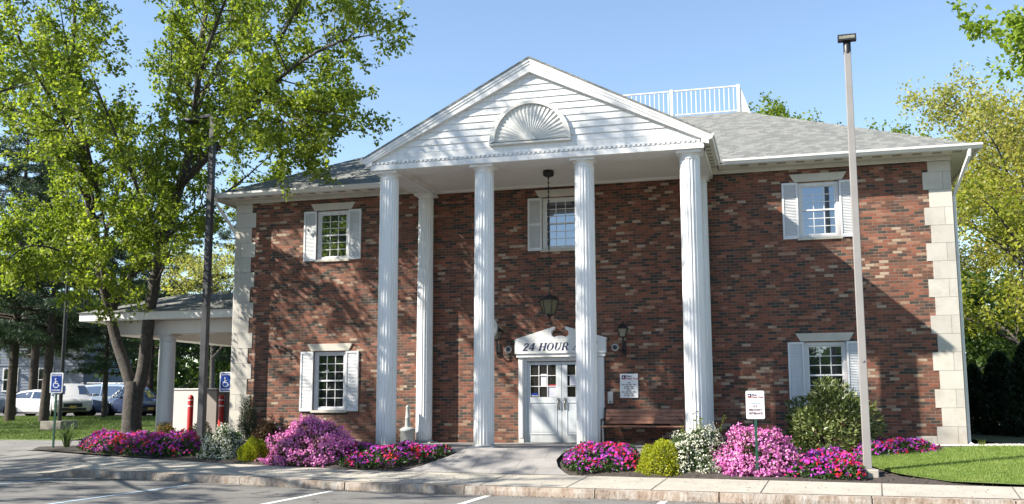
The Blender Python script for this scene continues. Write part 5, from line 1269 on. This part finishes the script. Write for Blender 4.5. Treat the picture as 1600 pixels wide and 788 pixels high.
m.build('shoots', MAT['darkbark'], sh); quads_object('shoot_leaves', leaf_verts(np.random.default_rng(5), np.array(LP_), .05, .55, .3, -.2), 4, MAT['limeleaf'], sh)
# strappy plant at left
ir = thing('iris_clump', 'strappy leaved green clump at the foot of the left blue sign', 'plant', (-13.25, -.95, -.2)); m = MB(); R = random.Random(4)
for i in range(46):
    a = R.random()*2*PI; L = R.uniform(.4, .75); o = R.uniform(.05, .45); w_ = .016; d = Vector((math.cos(a), math.sin(a), 0)); s_ = Vector((-d.y, d.x, 0))*w_
    P = [d*.04, d*(.04+o*.3)+Vector((0, 0, L*.6)), d*(.04+o*.8)+Vector((0, 0, L*.95)), d*(.04+o*1.2)+Vector((0, 0, L*.85))]
    m.add([P[0]-s_, P[0]+s_, P[1]+s_, P[1]-s_, P[2]+s_*.8, P[2]-s_*.8, P[3]], [(0, 1, 2, 3), (3, 2, 4, 5), (5, 4, 6)])
m.build('leaves', mat_foliage('iris_leaf', [(.03, .06, .02), (.07, .11, .04), (.14, .19, .08)], .3), ir)
# impatiens patches
m_fl = mat_blossom('impatiens_petals', [(0, (.62, .09, .03)), (.14, (.58, .022, .035)), (.31, (.50, .012, .12)), (.40, (.50, .03, .32)), (.54, (.36, .06, .42)), (.68, (.26, .06, .42)), (.78, (.54, .08, .42)), (.93, (.68, .50, .50))], 2.6, .55)
m_fg = mat_foliage('impatiens_leaf', [(.02, .045, .014), (.04, .08, .022), (.08, .13, .035)], .25)
def flower_patch(label, poly, z, dens, seed, hmul=1.0, hs=.26):
    """poly: closed outline of (x,y)"""
    nr = np.random.default_rng(seed); t = thing('impatiens_patch', label, 'flowers', (0, 0, 0), 0, 'impatiens patches in the mulch')
    poly = np.array(poly); mn, mx = poly.min(0), poly.max(0); n = int(dens*(mx-mn).prod()*1.0)
    def inside(P):
        c = np.zeros(len(P), bool); j = len(poly)-1
        for i in range(len(poly)):
            xi, yi = poly[i]; xj, yj = poly[j]; hit = ((yi > P[:, 1]) != (yj > P[:, 1])) & (P[:, 0] < (xj-xi)*(P[:, 1]-yi)/(yj-yi+1e-12)+xi); c ^= hit; j = i
        return c
    def edge(P):
        d = np.full(len(P), 9.)
        for i in range(len(poly)):
            a, b = poly[i], poly[(i+1) % len(poly)]; ab = b-a; tt = np.clip(((P-a)@ab)/(ab@ab), 0, 1); q = a+ab*tt[:, None]; d = np.minimum(d, np.linalg.norm(P-q, axis=1))
        return d
    def gen(n, lo, hi):
        P = nr.uniform(mn, mx, (n, 2)); P = P[inside(P)]; e = edge(P); dome = np.clip(e/.32, 0, 1)**.55
        hgt = hs*hmul*dome*(1+.25*np.sin(P[:, 0]*6.3+seed)*np.sin(P[:, 1]*7.1))
        g = np.array([H(a, b) for a, b in P]); zz = g+.03+hgt*nr.uniform(lo, hi, len(P)); return np.column_stack([P, zz])
    Pf = gen(n, .90, 1.10); kp = np.sin(Pf[:, 0]*9.1+seed)*np.sin(Pf[:, 1]*11.3+seed*2)+.5*np.sin(Pf[:, 0]*23)*np.sin(Pf[:, 1]*19+seed)+nr.uniform(-.5, .9, len(Pf)); Pf = Pf[kp > -.28]; Nn = rand_dirs(nr, len(Pf), 1.3); Nn[:, 1] -= .55; Nn /= np.linalg.norm(Nn, axis=1)[:, None]
    quads_object('blossoms', petals(nr, Pf, Nn, .062), 5, m_fl, t)
    Pl = gen(int(n*4.0), .1, 1.04); quads_object('foliage', leaf_verts(nr, Pl, .07, .5, .6, 0), 4, m_fg, t)
flower_patch('long impatiens patch of purple and red around the big tree and canopy column', [(-12.7, -1.2), (-12.0, -1.9), (-11.3, -2.45), (-10.2, -2.85), (-9.4, -3.1), (-8.5, -3.1), (-8.05, -2.8), (-8.15, -2.2), (-9.2, -1.5), (-10.3, -.9), (-11.4, -.7), (-12.3, -.8)], 0, 560, 61, 1.4)
flower_patch('impatiens patch of pink and red between the left azalea and the entry path', [(-4.15, -3.75), (-3.6, -4.02), (-2.7, -4.0), (-2.1, -3.72), (-1.62, -3.3), (-1.75, -3.12), (-2.6, -3.1), (-3.6, -3.15), (-4.4, -3.2)], 0, 640, 62, .85)
flower_patch('impatiens patch of purple and red right of the entry path', [(.98, -4.2), (1.25, -4.42), (1.9, -4.45), (2.42, -4.45), (2.5, -4.0), (2.3, -3.3), (1.7, -3.12), (1.1, -3.2), (.85, -3.6)], 0, 640, 63, .95)
flower_patch('impatiens patch between the right azalea and the beige lamp pole', [(5.15, -4.7), (5.9, -4.95), (6.5, -4.9), (6.62, -4.2), (6.5, -3.2), (5.9, -2.9), (5.4, -3.1), (5.3, -4.0)], 0, 600, 64, .95)
flower_patch('small impatiens patch right of the beige lamp pole near the lawn', [(6.55, -3.0), (7.2, -2.55), (7.9, -2.15), (8.25, -1.75), (7.8, -1.3), (6.9, -1.3), (6.4, -1.9)], 0, 560, 65, .85)
# yellow tulip-like spot and weed by the downspout
wd = thing('weed', 'small bright green weed at the foot of the right downspout', 'plant', (9.25, -.25, -.06)); m = MB(); R = random.Random(6)
for i in range(26):
    a = R.random()*2*PI; L = R.uniform(.1, .25); d = Vector((math.cos(a), math.sin(a), 0)); s_ = Vector((-d.y, d.x, 0))*.012
    m.add([-s_, s_, d*L*.5+Vector((0, 0, L))], [(0, 1, 2)])
m.build('leaves', MAT['limeleaf'], wd)
# gravel strip along the wall base at right
nr_ = np.random.default_rng(71); n = 5200
P = np.column_stack([nr_.uniform(7.6, 15, n), nr_.uniform(-.42, -.03, n)]); P[:, 1] = np.where(P[:, 0] > 9.1, nr_.uniform(-.35, .45, n)-(P[:, 0]-9)*.02, P[:, 1])
zz = np.array([H(a, b) for a, b in P])+.012; P = np.column_stack([P, zz]); oct_ = []
g = []
sz = nr_.uniform(.014, .034, n)[:, None]
ax = [np.array(v) for v in ((1, 0, 0), (0, 1, 0), (-1, 0, 0), (0, -1, 0), (0, 0, .75))]
ang = nr_.uniform(0, 6.28, n); ca, sa = np.cos(ang)[:, None], np.sin(ang)[:, None]
def rotp(v): return np.concatenate([ca*v[0]-sa*v[1], sa*v[0]+ca*v[1], np.full((n, 1), v[2])], 1)*sz+P
V5 = [rotp(v) for v in ax]
tris = [np.stack([V5[i], V5[(i+1) % 4], V5[4]], 1) for i in range(4)]
o = quads_object('gravel', np.concatenate(tris, 1).reshape(-1, 3), 3, simple('pebbles', (.50, .47, .41), .9, .3, 9)); tag(o, 'strip of pale pebbles along the wall foot at right', 'gravel', kind='stuff')
# mulch chips
n = 9000; P = np.column_stack([nr_.uniform(-9, 10, n), nr_.uniform(-5.6, -.1, n)]); keep = (P[:, 1] > np.array([yb(a) for a in P[:, 0]])+.02) & ~((np.abs(P[:, 0]) < 3.97) & (P[:, 1] > -3.1)) & ~((P[:, 0] > -2.9) & (P[:, 0] < 1.25) & (P[:, 1] > -4.8)); P = P[keep]
Z = np.array([beddisp(a, b) for a, b in P])+.008; V = leaf_verts(nr_, np.column_stack([P, Z]), .05, .35, 1.6, 0)
o = quads_object('mulch_chips', V, 4, simple('bark_chips', (.075, .055, .042), 1, .5, 12)); tag(o, 'dark shredded bark mulch between the shrubs and flowers', 'mulch', kind='stuff')
# small leaves and grit blown along the kerb and over the walk
n = 1500; x = nr_.uniform(-9.5, 12, n); kk_ = nr_.uniform(0, 1, n); off = np.where(kk_ < .7, -nr_.exponential(.09, n)-.02, nr_.uniform(.2, 1.4, n)); yy = np.array([yk(a) for a in x])+off
yy = np.where(kk_ < .06, yy-nr_.uniform(0, 3, n), yy)
zz = np.array([(zc(a)+.012) if b < yk(a) else H(a, b)+.022 for a, b in zip(x, yy)])
o = quads_object('leaf_litter', leaf_verts(nr_, np.column_stack([x, yy, zz]), .035, .5, 2.5, 0), 4, mat_foliage('dry_leaf', [(.07, .04, .02), (.20, .12, .05), (.12, .13, .04)], .1)); tag(o, 'dry leaf litter and grit gathered along the granite kerb', 'leaf litter', kind='stuff')
# grass blades
def blades(name, pts_fn, n, hgt, label, seed, mat, wid=.006):
    nr = np.random.default_rng(seed); P = pts_fn(nr, n); k = len(P); a = nr.uniform(0, 2*PI, k); h_ = hgt*nr.uniform(.5, 1.2, k); ln = nr.uniform(-.5, .5, (k, 2))*h_[:, None]
    wx, wy = np.cos(a)*wid, np.sin(a)*wid
    v0 = P-np.column_stack([wx, wy, np.zeros(k)]); v1 = P+np.column_stack([wx, wy, np.zeros(k)]); v2 = P+np.column_stack([ln, h_])
    o = quads_object(name, np.stack([v0, v1, v2], 1).reshape(-1, 3), 3, mat); tag(o, label, 'grass', kind='stuff')
m_bl = mat_foliage('grass_blade', [(.10, .14, .03), (.16, .235, .05), (.24, .32, .08), (.36, .37, .14)], .4, .6, 2.2, .62)
def rl_pts(nr, n):
    x = 6.6+nr.uniform(0, 1, n)**1.25*9; lo = np.array([lawn_lo(a) for a in x]); hi = np.array([lawn_hi(a) for a in x]); y = lo+(hi-lo)*nr.uniform(.01, .99, n)
    return np.column_stack([x, y, np.array([H(a, b) for a, b in zip(x, y)])+.045])
blades('grass', rl_pts, 110000, .05, 'mown bright green lawn at the right edge', 81, m_bl, .005)
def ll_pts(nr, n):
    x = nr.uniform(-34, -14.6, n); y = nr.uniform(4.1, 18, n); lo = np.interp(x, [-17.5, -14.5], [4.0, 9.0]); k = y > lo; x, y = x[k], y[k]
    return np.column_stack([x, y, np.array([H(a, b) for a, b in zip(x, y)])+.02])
blades('grass', ll_pts, 90000, .055, 'grassy bank in dappled shade below the parked cars at left', 82, mat_foliage('shade_toned_grass_blade', [(.05, .085, .018), (.09, .135, .028), (.15, .20, .05)], .3, .6, .6, .6), .012)  # darker mixed grass; shade under the pines is also put into the blade colours

# ------------------------------------------------------------------ cars and house in the rear lot
def car_paint(name, col): return simple(name, col, .25, .04, 2, coat=.8)
m_tyre = simple('tyre', (.015, .015, .015), .8); m_rim = simple('rim', (.45, .45, .46), .35, .1, 5, metal=.8)
m_cg = mat_glass('car_glass', .22, (.8, .9, 1.0), (.012, .014, .016)); m_hl = simple('headlight_glass', (.65, .66, .66), .15, .2, 20); m_tl = simple('tail_light', (.30, .01, .01), .25)
def car(kind, paint, loc, rz, label):
    t = thing('parked_car', label, 'car', loc, rz, 'cars parked in the rear lot')
    # stations: x, z_bottom, half width, z_belt, z_top, half width top    (front = +x)
    if kind == 'sedan':
        st = [(-2.30, .42, .62, .78, .80, .60), (-2.2, .25, .80, .92, .95, .72), (-1.75, .20, .88, .95, 1.02, .72), (-1.1, .18, .90, .95, 1.36, .60), (-.3, .18, .91, .93, 1.45, .60), (.35, .18, .91, .92, 1.38, .60), (1.05, .18, .90, .90, .96, .74), (1.75, .20, .87, .80, .84, .70), (2.2, .26, .78, .66, .70, .62), (2.32, .40, .60, .56, .60, .50)]; gs = (2, 6); wr = .33; wb_ = (-1.42, 1.42)
    elif kind == 'suv':
        st = [(-2.30, .50, .72, .95, 1.05, .66), (-2.22, .34, .86, 1.06, 1.45, .62), (-1.95, .28, .92, 1.08, 1.66, .64), (-1.1, .25, .94, 1.08, 1.72, .66), (0, .25, .95, 1.07, 1.72, .66), (.45, .25, .95, 1.06, 1.64, .64), (1.15, .25, .94, 1.04, 1.10, .78), (1.9, .28, .92, .98, 1.01, .76), (2.22, .32, .84, .86, .90, .72), (2.32, .50, .70, .72, .76, .62)]; gs = (1, 6); wr = .37; wb_ = (-1.4, 1.42)
    else:  # van
        st = [(-2.50, .45, .74, .98, 1.10, .70), (-2.42, .30, .88, 1.04, 1.60, .66), (-2.15, .25, .95, 1.05, 1.72, .70), (-1.1, .22, .97, 1.05, 1.76, .72), (.1, .22, .98, 1.03, 1.75, .72), (.75, .22, .98, 1.02, 1.62, .68), (1.65, .22, .96, 1.00, 1.06, .78), (2.2, .24, .90, .86, .90, .74), (2.5, .30, .78, .68, .72, .66), (2.58, .45, .64, .56, .60, .54)]; gs = (1, 6); wr = .35; wb_ = (-1.5, 1.55)
    def sec(s_):
        x, zb, hw, zl, zt, ht = s_; zm = (zb+zl)/2
        half = [(hw*.86, zb), (hw*.98, zb+.10), (hw, zm), (hw*.96, zl), (ht*1.0, zt-.035), (ht*.85, zt), (0.0, zt+.02)]
        return [(x, -y, z) for y, z in half]+[(x, y, z) for y, z in half[-2::-1]]
    b = MB(); secs = [sec(s_) for s_ in st]; n = len(secs[0]); vs = [p for s_ in secs for p in s_]; fs = []
    for i in range(len(secs)-1):
        for j in range(n-1): fs.append((i*n+j, (i+1)*n+j, (i+1)*n+j+1, i*n+j+1))
        fs.append((i*n+n-1, (i+1)*n+n-1, (i+1)*n, i*n))
    fs.append(tuple(range(n))); fs.append(tuple(reversed(range((len(secs)-1)*n, len(secs)*n))))
    b.add(vs, fs, True); bo = b.build('body', paint, t)
    sm = bo.modifiers.new('edge', 'EDGE_SPLIT'); sm.split_angle = rad(38)
    # glazing
    gsm = MB(); cab = [s_ for s_ in st[gs[0]:gs[1]+1]]
    def side_pt(s_, f, sg):
        x, zb, hw, zl, zt, ht = s_; return Vector((x, sg*((hw*.96)*(1-f)+ht*f+.012), zl+(zt-.035-zl)*f))
    def lerp_st(xx):
        for a, c in zip(st[:-1], st[1:]):
            if a[0] <= xx <= c[0]: f = (xx-a[0])/(c[0]-a[0]); return tuple(p+(q-p)*f for p, q in zip(a, c))
    x0, x1 = cab[0][0]+.25, cab[-1][0]-.15
    nb = 3 if kind != 'sedan' else 2; 
    for sg in (-1, 1):
        for k_ in range(nb):
            a = x0+(x1-x0)*k_/nb+.04; c = x0+(x1-x0)*(k_+1)/nb-.04; m_ = 4; top = []; bot = []
            for q in range(m_+1):
                s_ = lerp_st(a+(c-a)*q/m_); bot.append(side_pt(s_, .10, sg)); top.append(side_pt(s_, .86, sg))
            pts = bot+top[::-1]
            gsm.add(bot+top, [(q, q+1, m_+2+q, m_+1+q) if sg < 0 else (q+1, q, m_+1+q, m_+2+q) for q in range(m_)])
    def cross(sa_, sb_, f0, f1):  # windscreen between two stations
        A, B_ = lerp_st(sa_), lerp_st(sb_)
        def P(s_, sg): return Vector((s_[0], sg*s_[5]*.90, s_[4]-.01+.02))
        gsm.add([P(A, -1), P(A, 1), P(B_, 1), P(B_, -1)], [(0, 1, 2, 3) if A[0] > B_[0] else (3, 2, 1, 0)])
    i1 = gs[1]; xa, xb = st[i1][0], st[i1-1][0]; cross(xb+(xa-xb)*.08, xa-(xa-xb)*.08, 0, 1)
    ra, rb = (st[gs[0]][0], st[gs[0]+1][0]); cross(ra+(rb-ra)*.1, rb-(rb-ra)*.1, 0, 1)
    gsm.build('windows', m_cg, t)
    for xw in wb_:
        for sg in (-1, 1):
            w_ = MB().lathe([(wr*.62, -.01), (wr, .0), (wr, .20), (wr*.62, .21)], n=22); wo = w_.build('wheel', m_tyre, t, loc=(xw, sg*(.93 if kind != 'van' else .96)-(.0 if sg > 0 else .0), wr)); wo.rotation_euler = (sg*PI/2, 0, 0)
            MB().lathe([(wr*.60, -.012), (wr*.60, .0), (wr*.15, .02), (.01, .02)], n=18).build('rim', m_rim, wo)
            wa = MB().lathe([(wr*1.12, .004), (wr*1.12, .012)], n=22).build('wheel_arch', m_tyre, t, loc=(xw, sg*(.925 if kind != 'van' else .955), wr+.02)); wa.rotation_euler = (sg*PI/2, 0, 0); wa.scale = (1, 1, .5)
    f_ = st[-2]; 
    for sg in (-1, 1):
        MB().box(f_[0]-.22, f_[0]+.045, min(sg*f_[2]*.55, sg*f_[2]*1.0), max(sg*f_[2]*.55, sg*f_[2]*1.0), f_[3]-.12, f_[3]+.01).build('headlight', m_hl, t, bevel=.03)
        r_ = st[1]; MB().box(r_[0]-.03, r_[0]+.12, min(sg*r_[2]*.6, sg*r_[2]*.99), max(sg*r_[2]*.6, sg*r_[2]*.99), r_[3]-.2, r_[3]-.02).build('tail_light', m_tl, t, bevel=.02)
        mx = st[gs[1]][0]-.12; MB().box(mx-.1, mx+.1, min(sg*.95, sg*1.12), max(sg*.95, sg*1.12), st[gs[1]][3]+.02, st[gs[1]][3]+.16).build('mirror', paint, t, bevel=.03)
    e = st[-1]; gb = MB().box(e[0]-.06, e[0]+.025, -.42, .42, e[1]+.02, e[3]-.01); gb.box(e[0]-.1, e[0]+.02, -.6, .6, st[-2][1]+.02, e[1]-.02); gb.build('grille', MAT['black'], t, bevel=.02)
    MB().box(e[0]+.026, e[0]+.034, -.15, .15, e[1]-.04, e[1]+.09).build('number_plate', simple('plate_yellow', (.50, .38, .10), .5), t)
    if kind != 'sedan':
        rr_ = MB(); 
        for sg in (-1, 1): rr_.tube([(st[2][0]+.2, sg*st[3][5]*.9, st[3][4]+.05), (st[5][0], sg*st[5][5]*.9, st[4][4]+.04)], .018, 6)
        rr_.build('roof_rails', m_rim, t)
    return t
car('sedan', car_paint('white_car_paint', (.75, .75, .76)), (-33.0, 20.6, .33), rad(8), 'white sedan parked side on beyond the leaning pine')
car('suv', car_paint('black_car_paint', (.02, .018, .018)), (-36.0, 18.6, .33), rad(-52), 'black car at the left edge partly behind the tall pine trunk')
car('suv', car_paint('silver_car_paint', (.50, .50, .50)), (-30.3, 19.2, .33), rad(-46), 'silver suv with black grille facing out between the blue sign and minivan')
car('van', car_paint('blue_grey_car_paint', (.22, .29, .38)), (-29.6, 22.6, .33), rad(4), 'blue grey minivan parked side on behind the thin pine trunk')
car('sedan', car_paint('navy_car_paint', (.02, .03, .07)), (-27.3, 20.4, .33), rad(-35), 'dark navy car nosed out left of the big tree trunk')
car('sedan', car_paint('red_car_paint', (.22, .012, .015)), (-24.9, 20.4, .33), rad(-48), 'dark red car between the big tree trunk and the canopy column')
car('sedan', car_paint('bright_blue_car_paint', (.10, .25, .55)), (-25.2, 25.0, .33), rad(-40), 'blue car roof showing behind the dark red car')
car('suv', car_paint('white_suv_paint', (.75, .75, .76)), (-23.9, 25.2, .33), rad(-60), 'white suv roof showing just over the drive up kiosk')
car('sedan', car_paint('pale_car_paint', (.62, .66, .70)), (-17.6, 19.5, .33), rad(-70), 'pale white car seen past the right bollard by the building corner')
hs = thing('house', 'grey blue sided house with two ground floor windows behind the pines', 'house', (-46.5, 34.5, .3), rad(14))
h_ = MB(); h_.box(-5.5, 3.6, 0, 8, -.5, 6.4); h_.build('wall', MAT['siding_grey'], hs)
sd = MB(); z = 0.1
while z < 6.3: sd.box(-5.52, 3.62, -.018, -.001, z, z+.03); z += .21
sd.build('siding_laps', MAT['siding_grey'], hs)
MB().prism_x([(-.5, 6.35), (8.5, 6.35), (4, 8.6)], -6.0, 4.1).build('roof', mat_shingle('dark_shingle', .4), hs)
for x_ in (-1.6, .9):
    f_ = MB()
    for a, b, c_, d_ in ((x_-.56, x_-.46, 1.6, 3.3), (x_+.46, x_+.56, 1.6, 3.3), (x_-.46, x_+.46, 3.2, 3.3), (x_-.46, x_+.46, 1.6, 1.7), (x_-.46, x_+.46, 2.42, 2.48)): f_.box(a, b, -.06, .01, c_, d_)
    fo_ = f_.build('window', MAT['frame'], hs); MB().box(x_-.46, x_+.46, -.03, -.02, 1.7, 3.2).build('pane', MAT['glass'], fo_)
MB().box(-5.5, 3.6, -.05, -.019, 3.45, 3.6).build('trim_band', MAT['siding_grey'], hs)
print('done')
